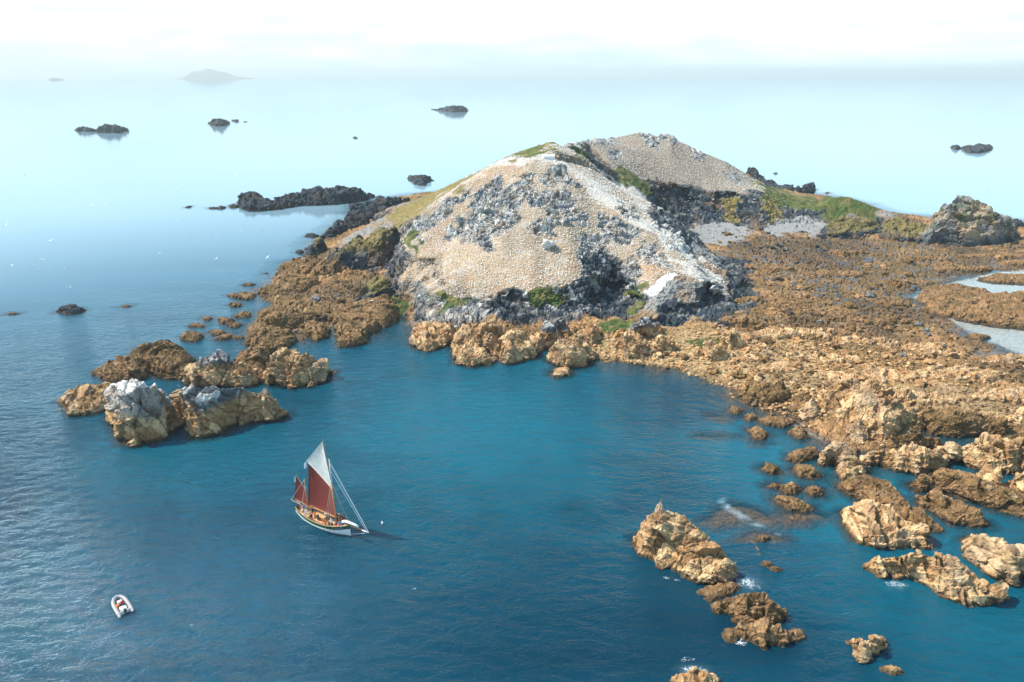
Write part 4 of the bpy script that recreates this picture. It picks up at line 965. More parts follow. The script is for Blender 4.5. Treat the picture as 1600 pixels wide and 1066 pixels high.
# ------------------------------------------------------------------ sea (built after the rocks, which tell it where it is shallow)
def build_sea():
    m, n, l, out = new_mat('sea_water')
    g = n.new('ShaderNodeNewGeometry')
    def noise(scale, sc3, detail, rough=.6, dist=0.0):
        mpn = n.new('ShaderNodeMapping'); mpn.inputs['Scale'].default_value = sc3
        mpn.inputs['Rotation'].default_value = (0, 0, R(18))
        l.new(g.outputs['Position'], mpn.inputs['Vector'])
        t = n.new('ShaderNodeTexNoise'); t.inputs['Scale'].default_value = scale; t.inputs['Detail'].default_value = detail
        t.inputs['Roughness'].default_value = rough; t.inputs['Distortion'].default_value = dist
        l.new(mpn.outputs[0], t.inputs['Vector']); return t
    def attr(k):
        a = n.new('ShaderNodeAttribute'); a.attribute_name = k; return a.outputs['Fac']
    t1 = noise(.62, (.5, 1.0, 1.0), 5, .62, .5)       # wavelets
    t2 = noise(.09, (.6, 1.0, 1.0), 3, .5)             # swell
    t3 = noise(.010, (.5, 1.6, 1.0), 4, .55)           # patches of wind
    madd = n.new('ShaderNodeMath'); madd.operation = 'MULTIPLY_ADD'; madd.inputs[1].default_value = 2.4
    rg = n.new('ShaderNodeMath'); rg.operation = 'MULTIPLY_ADD'; rg.inputs[1].default_value = 2; rg.inputs[2].default_value = -1; l.new(t1.outputs['Fac'], rg.inputs[0])
    ra = n.new('ShaderNodeMath'); ra.operation = 'ABSOLUTE'; l.new(rg.outputs[0], ra.inputs[0])
    rn = n.new('ShaderNodeMath'); rn.operation = 'MULTIPLY_ADD'; rn.inputs[1].default_value = -1.1; rn.inputs[2].default_value = 1; l.new(ra.outputs[0], rn.inputs[0])   # sharp crests
    l.new(t2.outputs['Fac'], madd.inputs[0]); l.new(rn.outputs[0], madd.inputs[2])
    bstr = n.new('ShaderNodeMapRange'); bstr.inputs[1].default_value = .35; bstr.inputs[2].default_value = .65
    bstr.inputs[3].default_value = .55; bstr.inputs[4].default_value = 1.0
    l.new(t3.outputs['Fac'], bstr.inputs[0])
    ln = n.new('ShaderNodeVectorMath'); ln.operation = 'LENGTH'; l.new(g.outputs['Position'], ln.inputs[0])
    calm = n.new('ShaderNodeMapRange'); calm.interpolation_type = 'SMOOTHSTEP'     # the swell dies away in the open lee water
    calm.inputs[1].default_value = 115; calm.inputs[2].default_value = 300; calm.inputs[3].default_value = 1.0; calm.inputs[4].default_value = .055
    l.new(ln.outputs['Value'], calm.inputs[0])
    bm = n.new('ShaderNodeMath'); bm.operation = 'MULTIPLY'; l.new(bstr.outputs[0], bm.inputs[0]); l.new(calm.outputs[0], bm.inputs[1]); bstr = bm
    b = n.new('ShaderNodeBump'); b.inputs['Distance'].default_value = .36
    l.new(bstr.outputs[0], b.inputs['Strength']); l.new(madd.outputs[0], b.inputs['Height'])
    # water body colour
    c1 = n.new('ShaderNodeMix'); c1.data_type = 'RGBA'
    c1.inputs[6].default_value = (.00005, .018, .036, 1); c1.inputs[7].default_value = (.0002, .068, .115, 1)
    mr = n.new('ShaderNodeMapRange'); mr.inputs[1].default_value = .35; mr.inputs[2].default_value = .68
    l.new(t3.outputs['Fac'], mr.inputs[0]); l.new(mr.outputs[0], c1.inputs[0])
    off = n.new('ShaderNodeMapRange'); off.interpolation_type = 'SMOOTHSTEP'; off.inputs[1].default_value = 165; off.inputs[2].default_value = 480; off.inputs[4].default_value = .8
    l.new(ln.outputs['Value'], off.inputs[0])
    c0 = n.new('ShaderNodeMix'); c0.data_type = 'RGBA'; c0.inputs[7].default_value = (.33, .50, .60, 1)   # paler with distance: sky reflection painted into the far water's colour
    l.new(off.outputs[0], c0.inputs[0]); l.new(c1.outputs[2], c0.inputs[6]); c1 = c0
    c2 = n.new('ShaderNodeMix'); c2.data_type = 'RGBA'; c2.inputs[7].default_value = (.0005, .16, .235, 1)
    l.new(c1.outputs[2], c2.inputs[6]); l.new(attr('bright'), c2.inputs[0])
    diff = n.new('ShaderNodeBsdfDiffuse'); l.new(c2.outputs[2], diff.inputs[0])
    b3 = n.new('ShaderNodeBump'); b3.inputs['Distance'].default_value = 2.6; l.new(bstr.outputs[0], b3.inputs['Strength']); l.new(madd.outputs[0], b3.inputs['Height']); l.new(b3.outputs[0], diff.inputs[1])
    tr = n.new('ShaderNodeBsdfTransparent'); tr.inputs[0].default_value = (1, .95, .86, 1)
    body = n.new('ShaderNodeMixShader'); l.new(attr('shallow'), body.inputs[0]); l.new(diff.outputs[0], body.inputs[1]); l.new(tr.outputs[0], body.inputs[2])
    gl = n.new('ShaderNodeBsdfGlossy'); gl.inputs['Roughness'].default_value = .04; gl.inputs['Color'].default_value = (.82, .94, 1, 1); l.new(b.outputs[0], gl.inputs['Normal'])
    fr = n.new('ShaderNodeFresnel'); fr.inputs[0].default_value = 1.36
    b2 = n.new('ShaderNodeBump'); b2.inputs['Distance'].default_value = .55; l.new(bstr.outputs[0], b2.inputs['Strength']); l.new(madd.outputs[0], b2.inputs['Height']); l.new(b2.outputs[0], fr.inputs['Normal'])
    sf = n.new('ShaderNodeMixShader'); l.new(fr.outputs[0], sf.inputs[0]); l.new(body.outputs[0], sf.inputs[1]); l.new(gl.outputs[0], sf.inputs[2])
    # foam, lacy, also carrying painted sun sparkle
    fd = n.new('ShaderNodeBsdfDiffuse'); fd.inputs[0].default_value = (.82, .85, .86, 1)
    vo = n.new('ShaderNodeTexVoronoi'); vo.feature = 'DISTANCE_TO_EDGE'; vo.inputs['Scale'].default_value = 1.1
    wn_ = noise(.5, (1, 1, 1), 4); wa = n.new('ShaderNodeVectorMath'); wa.operation = 'ADD'
    wsc = n.new('ShaderNodeVectorMath'); wsc.operation = 'SCALE'; wsc.inputs['Scale'].default_value = 3.5
    l.new(wn_.outputs['Color'], wsc.inputs[0]); l.new(wsc.outputs[0], wa.inputs[0]); l.new(g.outputs['Position'], wa.inputs[1]); l.new(wa.outputs[0], vo.inputs['Vector'])
    inv = n.new('ShaderNodeMapRange'); inv.inputs[1].default_value = .0; inv.inputs[2].default_value = .28; inv.inputs[3].default_value = 1.0; inv.inputs[4].default_value = .0
    l.new(vo.outputs['Distance'], inv.inputs[0])
    su = n.new('ShaderNodeMath'); su.operation = 'ADD'; l.new(inv.outputs[0], su.inputs[0]); l.new(attr('foam'), su.inputs[1])
    fm = n.new('ShaderNodeMapRange'); fm.inputs[1].default_value = 1.38; fm.inputs[2].default_value = 1.95
    l.new(su.outputs[0], fm.inputs[0])
    fin = n.new('ShaderNodeMixShader'); l.new(fm.outputs[0], fin.inputs[0]); l.new(sf.outputs[0], fin.inputs[1]); l.new(fd.outputs[0], fin.inputs[2])
    mk = n.new('ShaderNodeBsdfDiffuse'); mk.inputs[0].default_value = (.42, .60, .70, 1)
    mn = n.new('ShaderNodeMapRange'); mn.inputs[1].default_value = .35; mn.inputs[2].default_value = .7; l.new(wn_.outputs['Fac'], mn.inputs[0])
    mf = n.new('ShaderNodeMath'); mf.operation = 'MULTIPLY'; l.new(mn.outputs[0], mf.inputs[0]); l.new(attr('milk'), mf.inputs[1])
    fin2 = n.new('ShaderNodeMixShader'); l.new(mf.outputs[0], fin2.inputs[0]); l.new(fin.outputs[0], fin2.inputs[1]); l.new(mk.outputs[0], fin2.inputs[2])
    l.new(fin2.outputs[0], out.inputs[0])

    a = np.radians(np.concatenate([np.arange(-180, -46, 6), np.arange(-46, 46.01, .2), np.arange(52, 181, 6)]))
    a[-1] = math.pi
    r = [0.5, 20, 40]
    while r[-1] < 620: r.append(r[-1] + max(.6, r[-1] * .004) if r[-1] > 50 else r[-1] + 2)
    while r[-1] < 62000: r.append(r[-1] * 1.12)
    r = np.array(r)
    A_, R_ = np.meshgrid(a, r)
    X, Y = (R_ * np.sin(A_)).ravel(), (R_ * np.cos(A_)).ravel()
    inb = (X > GX0) & (X < GX1) & (Y > GY0) & (Y < GY1)
    dep = np.where(inb, -sample(SEABED, X, Y), 4.0)
    shallow = np.exp(-np.clip(dep, 0, 9) / 2.0) * .94
    shallow = np.where(dep > 3.6, 0, shallow)
    near = np.where(inb, sample(blur(np.clip((SEABED + 4) / 4, 0, 1), 5), X, Y), 0)
    PP = np.stack([X, Y, X * 0], 1)
    milk = np.zeros(len(X)); foam = np.zeros(len(X)); br = np.zeros(len(X))
    pj = PP[:, 1] > 30
    fx, fy = np.full(len(X), -9e3), np.full(len(X), -9e3)
    fx[pj], fy[pj] = project(PP[pj])
    jn = (fbm(PP, 5, 3, 77) - .5)
    for (cx, cy, rx, ry, rot, amt) in FOAM_GLINT:
        q = at_z(cx, cy); e1 = at_z(cx + rx, cy) - q; e2 = at_z(cx, cy - ry) - q
        L1, L2 = np.linalg.norm(e1), np.linalg.norm(e2)
        u = math.radians(rot); dx, dy = X - q[0], Y - q[1]
        c_, s_ = math.cos(u), math.sin(u)
        d = np.hypot((dx * c_ + dy * s_) / L1, (-dx * s_ + dy * c_) / L2) + jn * .9
        foam = np.maximum(foam, amt * (1 - sstep(.35, 1.15, d)))
    for (cx, cy, rx, ry, rot, amt) in MILK:
        q = at_z(cx, cy); e1 = at_z(cx + rx, cy) - q; e2 = at_z(cx, cy - ry) - q; u = math.radians(rot)
        dx, dy = X - q[0], Y - q[1]; c_, s_ = math.cos(u), math.sin(u)
        d = np.hypot((dx * c_ + dy * s_) / np.linalg.norm(e1), (-dx * s_ + dy * c_) / np.linalg.norm(e2)) + jn * 1.1
        milk = np.maximum(milk, amt * (1 - sstep(.1, 1.1, d)))
    edge = np.exp(-(np.clip(dep, 0, 9) / .55) ** 2) * (dep > -.6) * (dep < 2)
    foam = np.maximum(foam, .62 * edge * sstep(.50, .66, fbm(PP, 16, 3, 88)))
    for (cx, cy, rx, ry, amt) in BRIGHT:
        q = at_z(cx, cy); e1 = at_z(cx + rx, cy) - q; e2 = at_z(cx, cy - ry) - q
        d = np.hypot((X - q[0]) / np.linalg.norm(e1), (Y - q[1]) / np.linalg.norm(e2)) + jn * .3
        br = np.maximum(br, amt * (1 - sstep(.1, 1.1, d)))
    br = np.clip(br + near * .35, 0, 1)
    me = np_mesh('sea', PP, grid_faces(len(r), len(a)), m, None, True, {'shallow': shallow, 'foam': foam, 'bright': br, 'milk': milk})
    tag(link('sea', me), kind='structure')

FOAM_GLINT = [(1165,910,24,7,10,.78),(1112,926,24,6,-20,.72),(1180,918,14,5,0,.7),(1050,905,26,5,-25,.7),(1150,1000,22,9,-25,.9),(1215,972,10,5,0,.7),
        (1405,913,28,6,-10,.74),(1085,1046,28,7,0,.82),(1360,1015,12,6,0,.6),(1075,1030,24,5,0,.7),
        (190,705,30,4,0,.35),(97,638,10,5,0,.6),(200,962,10,6,-30,.6),(150,1010,230,55,0,.42),(30,760,60,30,0,.36),(1340,560,1,1,0,0)]  # wide lower-left ellipse paints sun sparkle as foam specks
MILK = [(1130,782,9,10,-50,.6),(1137,792,12,8,-45,.7),(1148,800,16,7,-38,.75),(1160,808,16,6,-35,.75),(1172,815,16,5,-30,.75),(1186,821,14,4,-30,.6),(1216,836,10,3,-30,.3),(1165,910,26,12,0,.2),(1405,915,28,8,0,.15),(1085,1048,28,10,0,.2)]
BRIGHT = [(760,660,360,130,.55),(1180,720,220,90,.35),(1450,880,300,200,.3),(330,720,330,80,.35)]  # sky's reflection in the bay painted as brighter water
# ------------------------------------------------------------------ stones on the shores
ICO = np.array([(-.526,0,.851),(.526,0,.851),(-.526,0,-.851),(.526,0,-.851),(0,.851,.526),(0,.851,-.526),(0,-.851,.526),(0,-.851,-.526),(.851,.526,0),(-.851,.526,0),(.851,-.526,0),(-.851,-.526,0)])
ICF = np.array([(0,1,4),(0,4,9),(9,4,5),(4,8,5),(4,1,8),(8,1,10),(8,10,3),(5,8,3),(5,3,2),(2,3,7),(7,3,10),(7,10,6),(7,6,11),(11,6,0),(0,6,1),(6,10,1),(9,11,0),(9,2,11),(9,5,2),(7,11,2)])
rs = np.random.RandomState(5)
def stones(n, regions, smin, smax, zmin, seed, power=2.2):
    rs = np.random.RandomState(seed); out = []
    tot = sum(r[5] for r in regions)
    for x0, y0, x1, y1, pal, wt in regions:
        k = int(n * wt / tot)
        px, py = rs.uniform(x0, x1, k), rs.uniform(y0, y1, k)
        d = M3 @ np.stack([(px - 800) / FPX, -(py - 533) / FPX, -np.ones(k)])
        t = (1.5 - CAM_H) / d[2]; X, Y = d[0] * t, d[1] * t
        z = ground_z(X, Y)
        inh = poly_sdf(X, Y, hill_poly)[0] > -1; inf_ = poly_sdf(X, Y, far_poly)[0] > -1
        m = (z > zmin) & (z < 4.5) & ~inh & ~inf_
        s = smin + (smax - smin) * rs.rand(k) ** power
        out.append(np.stack([X, Y, z, s, np.full(k, pal)], 1)[m])
    return np.concatenate(out)
PAL = [np.array([TAN2, TAN, TAN * .8, TAN * 1.1, WEED * 1.2, TAN2 * 1.1]), np.array([WEED, WEED2 * 1.5, TAN * .6, GREY * .7, WEED * .8, TAN * .9]), np.array([SLATE, SLATE * 1.5, WEED2, GREY * .6, SLATE, WEED])]
def stone_mesh(name, st, seed):
    rs = np.random.RandomState(seed); n = len(st)
    U = ICO[None] * (1 + rs.uniform(-.28, .28, (n, 12, 1)))
    sc_ = st[:, 3:4] * np.stack([rs.uniform(.7, 1.3, n), rs.uniform(.7, 1.2, n), rs.uniform(.4, .75, n)], 1) * .5
    U = U * sc_[:, None]
    th = rs.rand(n) * 6.28; ti = rs.uniform(-.4, .4, n)
    x = U[..., 0] * np.cos(th)[:, None] - U[..., 1] * np.sin(th)[:, None]; y = U[..., 0] * np.sin(th)[:, None] + U[..., 1] * np.cos(th)[:, None]
    z = U[..., 2] + x * ti[:, None]
    V = np.stack([x, y, z], -1) + st[:, None, :3] + np.array((0, 0, 1)) * (st[:, 3] * .12)[:, None, None]
    F = ICF[None] + (np.arange(n) * 12)[:, None, None]
    c = np.stack([PAL[int(p)][i] for p, i in zip(st[:, 4], rs.randint(0, 6, n))]) * rs.uniform(.75, 1.2, (n, 1))
    dkn = sstep(.50, .64, fbm(st[:, :3] * (1, 1, 0), 17, 4, 555)); c = c * (1 - .5 * dkn)[:, None]
    return np_mesh(name, V.reshape(-1, 3), F.reshape(-1, 3), MAT_LAND, np.repeat(np.clip(c, .01, .85), 12, 0))
regs = [(920,510,1300,640,0,3.4),(1180,400,1600,560,1,1.6),(1100,385,1300,520,1,1.2),(1250,540,1600,660,0,2.0),(1080,350,1320,400,2,.5),(1280,360,1600,400,1,.8),(420,410,620,520,1,.8),(640,500,940,560,1,.8)]
st = stones(21000, regs, .20, 1.15, -.1, 3, 3.4)
tag(link('cobbles', stone_mesh('cobbles', st, 8)), 'loose cobbles and small stones strewn over the shore', kind='stuff')
# boulders one can pick out
bs = [('brown boulder lying among the cobbles of the wide right foreshore', (1150,400,1590,560,1,1.), 70, 'boulders on the right foreshore'),
      ('tan boulder on the yellow shingle at the head of the bay', (960,515,1280,610,0,1.), 60, 'boulders on the yellow shingle'),
      ('dark boulder near the pale sand below the far cliffs', (1120,352,1330,392,2,1.), 34, 'dark boulders by the pale sand'),
      ('weedy boulder on the left rock shelf beside the white hill', (430,410,612,500,1,1.), 26, 'boulders on the left shelf'),
      ('tan boulder among the ledges above the right channels', (1290,560,1600,665,0,1.), 50, 'boulders among the right ledges')]
for k, (lab, reg, n, grp) in enumerate(bs):
    S_ = stones(n * 2, [reg], 1.3, 2.8, .35, 50 + k, 1.8)[:n]
    for i, s_ in enumerate(S_):
        me = None
        U, nn_, f_ = ICO, None, ICF
        # two rounds of splitting, then broken into facets
        V0 = ICO.copy(); F0 = ICF.copy()
        for _ in range(2):
            mid = {}; Vl = list(V0); Fn = []
            for t in F0:
                e = []
                for a, b in ((t[0], t[1]), (t[1], t[2]), (t[2], t[0])):
                    q = (min(a, b), max(a, b))
                    if q not in mid:
                        mid[q] = len(Vl); p = V0[a] + V0[b]; Vl.append(p / np.linalg.norm(p))
                    e.append(mid[q])
                Fn += [(t[0], e[0], e[2]), (t[1], e[1], e[0]), (t[2], e[2], e[1]), tuple(e)]
            V0 = np.array(Vl); F0 = np.array(Fn)
        if i >= 12 and k:
            src = made[i % 12]; o = src.copy(); C.objects.link(o)
        elif i >= 12:
            src = made[i % 12]; o = src.copy(); C.objects.link(o)
        else:
            if i == 0: made = []
            W1, _, _ = worley(V0 * 1.0 + i * 9.1 + k * 40, 1.1, 400 + i); W2, _, I2 = worley(V0 + i * 5.3, .5, 420 + i)
            V1 = V0 * (1 + W1 * .8 + W2 * .3)[:, None] * np.array((.62, .5, .36))
            c = PAL[int(reg[4])][(i * 5) % 6] * (.7 + .5 * I2)[:, None]
            o = link('boulder', np_mesh('boulder', V1, F0, MAT_LAND, np.clip(c, .01, .85))); made.append(o)
        o.location = (s_[0], s_[1], s_[2] + s_[3] * .12); o.rotation_euler = (0.2 * math.sin(i), 0.15 * math.cos(i * 3), i * 1.7)
        o.scale = (s_[3],) * 3
        tag(o, lab, 'boulder', grp)
# ------------------------------------------------------------------ gannets
MAT_WHITE = simple_mat('bird_white', (.72, .70, .66), .7, noise=.04)
def bird_arrays(wings=0.0):
    """a small gannet: body, folded or spread wings, neck and bill; along +X"""
    b = [(-.42,0,.14),(-.12,.13,.16),(-.12,-.13,.16),(-.05,0,.30),(.12,.12,.17),(.12,-.12,.17),(.16,0,.30),(0,0,.02),(.26,.05,.38),(.26,-.05,.38),(.22,0,.48),(.34,0,.40),(.48,0,.37)]
    f = [(0,1,3),(0,3,2),(1,4,6),(1,6,3),(3,6,5),(3,5,2),(0,7,1),(0,2,7),(1,7,4),(2,5,7),(4,8,6),(6,9,5),(6,8,10),(6,10,9),(4,7,8),(5,9,7),(7,9,8),(8,11,10),(9,10,11),(8,9,12),(8,12,11),(9,11,12)]
    return np.array(b), np.array(f)
BV, BF = bird_arrays()
def bird_mesh(name, pts3, seed):
    rs = np.random.RandomState(seed); n = len(pts3); th = rs.normal(2.6, .9, n)
    s = rs.uniform(.72, 1.02, n)
    x = BV[None, :, 0] * np.cos(th)[:, None] - BV[None, :, 1] * np.sin(th)[:, None]; y = BV[None, :, 0] * np.sin(th)[:, None] + BV[None, :, 1] * np.cos(th)[:, None]
    z = np.broadcast_to(BV[None, :, 2], x.shape)
    V = np.stack([x, y, z], -1) * s[:, None, None] + pts3[:, None]
    return np_mesh(name, V.reshape(-1, 3), (BF[None] + (np.arange(n) * len(BV))[:, None, None]).reshape(-1, 3), MAT_WHITE)
allb = []
for q, (cen_, area, w) in enumerate(NESTS):
    sp = .80 if q == 0 else 1.0
    dn = w + (fbm(cen_, 5, 3, 900) - .5) * 1.0
    m = dn > .45; cc = cen_[m]; cc = cc[np.random.RandomState(40 + q).permutation(len(cc))]
    row = np.floor(cc[:, 1] / (sp * .87)).astype(int); colm = np.floor(cc[:, 0] / sp + .5 * (row & 1)).astype(int)
    _, ix = np.unique(row * 100000 + colm, return_index=True)
    b_ = cc[ix]; r2 = np.random.RandomState(q).rand(len(b_)); b_ = b_[r2 > .12]
    allb.append(b_)
allb = np.concatenate(allb)
dd = np.linalg.norm(allb - EYE, axis=1); od = np.argsort(dd)
ppx_, ppy_ = project(allb)
first = [i for i in od if ppy_[i] > 300][:290]
rest_ = np.ones(len(allb), bool); rest_[first] = False
tag(link('gannet_colony', bird_mesh('gannet_colony', allb[rest_], 3)), 'thousands of white gannets on evenly spaced nests covering the hill', 'birds', kind='stuff')
gm = np_mesh('gannet', BV, BF, MAT_WHITE)
g0 = None
for n_, i in enumerate(first):
    if g0 is None: g0 = link('gannet', gm); o = g0
    else: o = g0.copy(); C.objects.link(o)
    o.location = allb[i]; o.rotation_euler = (0, 0, 2.6 + .9 * math.sin(i * 7.3))
    tag(o, 'white gannet sitting on its nest along the lower edge of the hill colony', 'bird', 'nesting gannets nearest the camera')
print('birds', len(allb), 'stones', len(st))
# ------------------------------------------------------------------ builders for the boats
def tube(pts_, r, seg=7, closed=False, r1=None):
    P_ = [Vector(p) for p in pts_]; n = len(P_); V = []; F = []
    up = Vector((0.03, 0.02, 1)).normalized()
    for i, p in enumerate(P_):
        a = P_[(i - 1) % n] if (closed or i > 0) else p; b = P_[(i + 1) % n] if (closed or i < n - 1) else p
        t = (b - a).normalized(); s = t.cross(up)
        if s.length < .05: s = t.cross(Vector((1, 0, 0)))
        s.normalize(); u = s.cross(t)
        rr = r if r1 is None else r + (r1 - r) * i / max(1, n - 1)
        for k in range(seg):
            an = 2 * math.pi * k / seg; V.append(p + (s * math.cos(an) + u * math.sin(an)) * rr)
    for i in range(n if closed else n - 1):
        for k in range(seg):
            a, b = i * seg + k, i * seg + (k + 1) % seg; c, d = ((i + 1) % n) * seg + (k + 1) % seg, ((i + 1) % n) * seg + k
            F.append((a, b, c, d))
    if not closed: F += [tuple(range(seg))[::-1], tuple((n - 1) * seg + k for k in range(seg))]
    return V, F
def boxm(x0, x1, y0, y1, z0, z1):
    V = [(x, y, z) for z in (z0, z1) for y in (y0, y1) for x in (x0, x1)]
    return V, [(0, 2, 3, 1), (4, 5, 7, 6), (0, 1, 5, 4), (2, 6, 7, 3), (0, 4, 6, 2), (1, 3, 7, 5)]
def part(name, vf, mat, parent, smooth=False, bevel=0):
    me = bpy.data.meshes.new(name); me.from_pydata([tuple(v) for v in vf[0]], [], vf[1])
    for m in (mat if isinstance(mat, (list, tuple)) else [mat]): me.materials.append(m)
    if smooth: me.polygons.foreach_set('use_smooth', [True] * len(me.polygons))
    o = link(name, me, parent)
    if bevel:
        b = o.modifiers.new('bevel', 'BEVEL'); b.width = bevel; b.segments = 2
    return o
def sail(corners, belly, nu=14, nv=14):
    """four corners (u, z) clockwise from the tack: tack, throat, peak, clew; both faces"""
    T_, Th, Pk, Cl = [Vector((c[0], 0, c[1])) for c in corners]; V = []
    for side in (1, -1):
        for j in range(nv + 1):
            v = j / nv
            for i in range(nu + 1):
                u = i / nu; p = (T_ * (1 - v) + Th * v) * (1 - u) + (Cl * (1 - v) + Pk * v) * u
                b = belly * math.sin(math.pi * u) * (.35 + .65 * math.sin(math.pi * min(1, v * .9 + .05))) + belly * .9 * u * v + .02 * math.sin(u * 40)
                V.append((p.x, b + side * .012, p.z))
    n1_ = (nu + 1) * (nv + 1); F = []
    for s, o_ in ((0, 0), (1, n1_)):
        for j in range(nv):
            for i in range(nu):
                q = [o_ + j * (nu + 1) + i, o_ + j * (nu + 1) + i + 1, o_ + (j + 1) * (nu + 1) + i + 1, o_ + (j + 1) * (nu + 1) + i]
                F.append(tuple(q if s else q[::-1]))
    ed = [j * (nu + 1) for j in range(nv + 1)] + [nv * (nu + 1) + i for i in range(1, nu + 1)] + [j * (nu + 1) + nu for j in range(nv - 1, -1, -1)] + [i for i in range(nu - 1, 0, -1)]
    for k in range(len(ed)): a, b = ed[k], ed[(k + 1) % len(ed)]; F.append((a, b, b + n1_, a + n1_))
    return V, F
def sail_mat(name, col):
    m, n, l, out = new_mat(name)
    c = n.new('ShaderNodeTexCoord'); w = n.new('ShaderNodeTexWave'); w.inputs['Scale'].default_value = .62; w.inputs['Distortion'].default_value = .3
    l.new(c.outputs['Object'], w.inputs['Vector'])
    r = n.new('ShaderNodeMapRange'); r.inputs[1].default_value = .0; r.inputs[2].default_value = .12; r.inputs[3].default_value = .72; r.inputs[4].default_value = 1.0
    l.new(w.outputs['Fac'], r.inputs[0])
    t = n.new('ShaderNodeTexNoise'); t.inputs['Scale'].default_value = 1.3; t.inputs['Detail'].default_value = 5; l.new(c.outputs['Object'], t.inputs['Vector'])
    mr = n.new('ShaderNodeMapRange'); mr.inputs[3].default_value = .8; mr.inputs[4].default_value = 1.25; l.new(t.outputs['Fac'], mr.inputs[0])
    mm = n.new('ShaderNodeMath'); mm.operation = 'MULTIPLY'; l.new(r.outputs[0], mm.inputs[0]); l.new(mr.outputs[0], mm.inputs[1])
    s = n.new('ShaderNodeVectorMath'); s.operation = 'SCALE'; s.inputs[0].default_value = col; l.new(mm.outputs[0], s.inputs['Scale'])
    d = n.new('ShaderNodeBsdfDiffuse'); tr = n.new('ShaderNodeBsdfTranslucent'); l.new(s.outputs[0], d.inputs[0]); l.new(s.outputs[0], tr.inputs[0])
    mx = n.new('ShaderNodeMixShader'); mx.inputs[0].default_value = .5; l.new(d.outputs[0], mx.inputs[1]); l.new(tr.outputs[0], mx.inputs[2]); l.new(mx.outputs[0], out.inputs[0])
    return m
M_ = dict(green=simple_mat('green_paint', (.004, .13, .085), .35), white=simple_mat('white_paint', (.80, .81, .82), .35, noise=.05), black=simple_mat('black_paint', (.012, .02, .03), .4),
          wood=simple_mat('varnished_spar', (.48, .27, .11), .4, scale=6), deck=simple_mat('deck_planks', (.50, .33, .19), .65, scale=8, noise=.25), rope=simple_mat('rope', (.55, .48, .38), .8),
          wrope=simple_mat('white_rope', (.82, .83, .85), .7), tan=sail_mat('tanbark_sailcloth', (.38, .105, .085)), cream=sail_mat('cream_sailcloth', (.90, .89, .84)),
          cloth=simple_mat('white_cloth', (.82, .84, .88), .8, scale=5, bump=.5), tubegrey=simple_mat('grey_inflatable', (.34, .33, .34), .5, noise=.05), dark=simple_mat('dark_rubber', (.02, .03, .035), .6),
          red=simple_mat('red_cloth', (.55, .02, .015), .8), orange=simple_mat('orange_cloth', (.75, .15, .012), .8), rooff=simple_mat('hut_white', (.80, .80, .78), .7, noise=.05), doordark=simple_mat('hut_door', (.05, .055, .06), .8))
# ---- people: one continuous body grown from a jointed skeleton
def body(joints, bones):
    me = bpy.data.meshes.new('body'); me.from_pydata([j[:3] for j in joints], bones, [])
    o = bpy.data.objects.new('body', me); C.objects.link(o)
    m = o.modifiers.new('skin', 'SKIN'); m.use_smooth_shade = True
    s = o.modifiers.new('sub', 'SUBSURF'); s.levels = 1; s.render_levels = 1
    for i, j in enumerate(joints):
        sv = me.skin_vertices[0].data[i]; sv.radius = j[3]; sv.use_root = (i == 0)
    e = o.evaluated_get(bpy.context.evaluated_depsgraph_get())
    r = bpy.data.meshes.new_from_object(e); bpy.data.objects.remove(o); bpy.data.meshes.remove(me)
    return r
def pose(seated, arm=0.0):
    if seated:
        hip = .10; J = [(0, 0, hip, (.15, .13)), (.02, 0, .34, (.14, .11)), (.05, 0, .53, (.15, .10)), (.07, 0, .64, (.055, .055)), (.10, 0, .74, (.075, .085)), (.11, 0, .85, (.08, .085))]
        K = [(.42, .47, -.02, -.42)] ; kx, fx_, kz, fz = K[0]
    else:
        hip = .92; J = [(0, 0, hip, (.15, .12)), (.0, 0, 1.15, (.13, .10)), (.0, 0, 1.38, (.16, .10)), (.01, 0, 1.50, (.055, .055)), (.04, 0, 1.60, (.075, .085)), (.05, 0, 1.71, (.08, .085))]
        kx, fx_, kz, fz = .05, -.02, .48, .06
    B = [(0, 1), (1, 2), (2, 3), (3, 4), (4, 5)]; sh = J[2][2]
    for s in (-1, 1):
        n = len(J); J += [(.03, .19 * s, sh - .01, (.062, .062)), (.10 + arm * .1, .26 * s, sh - .27 + arm * .15, (.045, .045)), (.30 + arm * .1, .20 * s, sh - .36 + arm * .35, (.034, .034)), (.38 + arm * .1, .17 * s, sh - .37 + arm * .4, (.038, .02))]
        B += [(2, n), (n, n + 1), (n + 1, n + 2), (n + 2, n + 3)]
        n = len(J); J += [(.02 if seated else 0, .09 * s, hip - .03, (.09, .09)), (kx, .13 * s, kz + (.08 if seated else 0), (.065, .065)), (fx_, .13 * s, fz, (.042, .042)), (fx_ + .17, .14 * s, fz - .05, (.045, .03))]
        B += [(0, n), (n, n + 1), (n + 1, n + 2), (n + 2, n + 3)]
    me = body(J, B); V = np.empty(len(me.vertices) * 3, np.float32); me.vertices.foreach_get('co', V); V = V.reshape(-1, 3)
    for _ in range(4): me.materials.append(None)
    me.materials.clear()
    for nm_ in ('jacket', 'trousers', 'skin', 'hair'): me.materials.append(M_['cloth'])
    nk = J[3][2]
    for p in me.polygons:
        c = V[list(p.vertices)].mean(0); hd = c[2] > nk
        if hd: i = 3 if (c[2] > J[5][2] + .01 or c[0] < J[4][0] - .03) else 2
        elif c[0] > .27 + arm * .1 and abs(c[1]) > .1 and c[2] > sh - .5 and c[2] > hip + .02: i = 2
        elif c[2] < hip + .02 and not (seated and c[0] < -.2): i = 1
        else: i = 0
        p.material_index = i
    return me
BODY = {('seat', 0): pose(True), ('seat', 1): pose(True, 1.0), ('stand', 0): pose(False), ('stand', 1): pose(False, 1.0)}
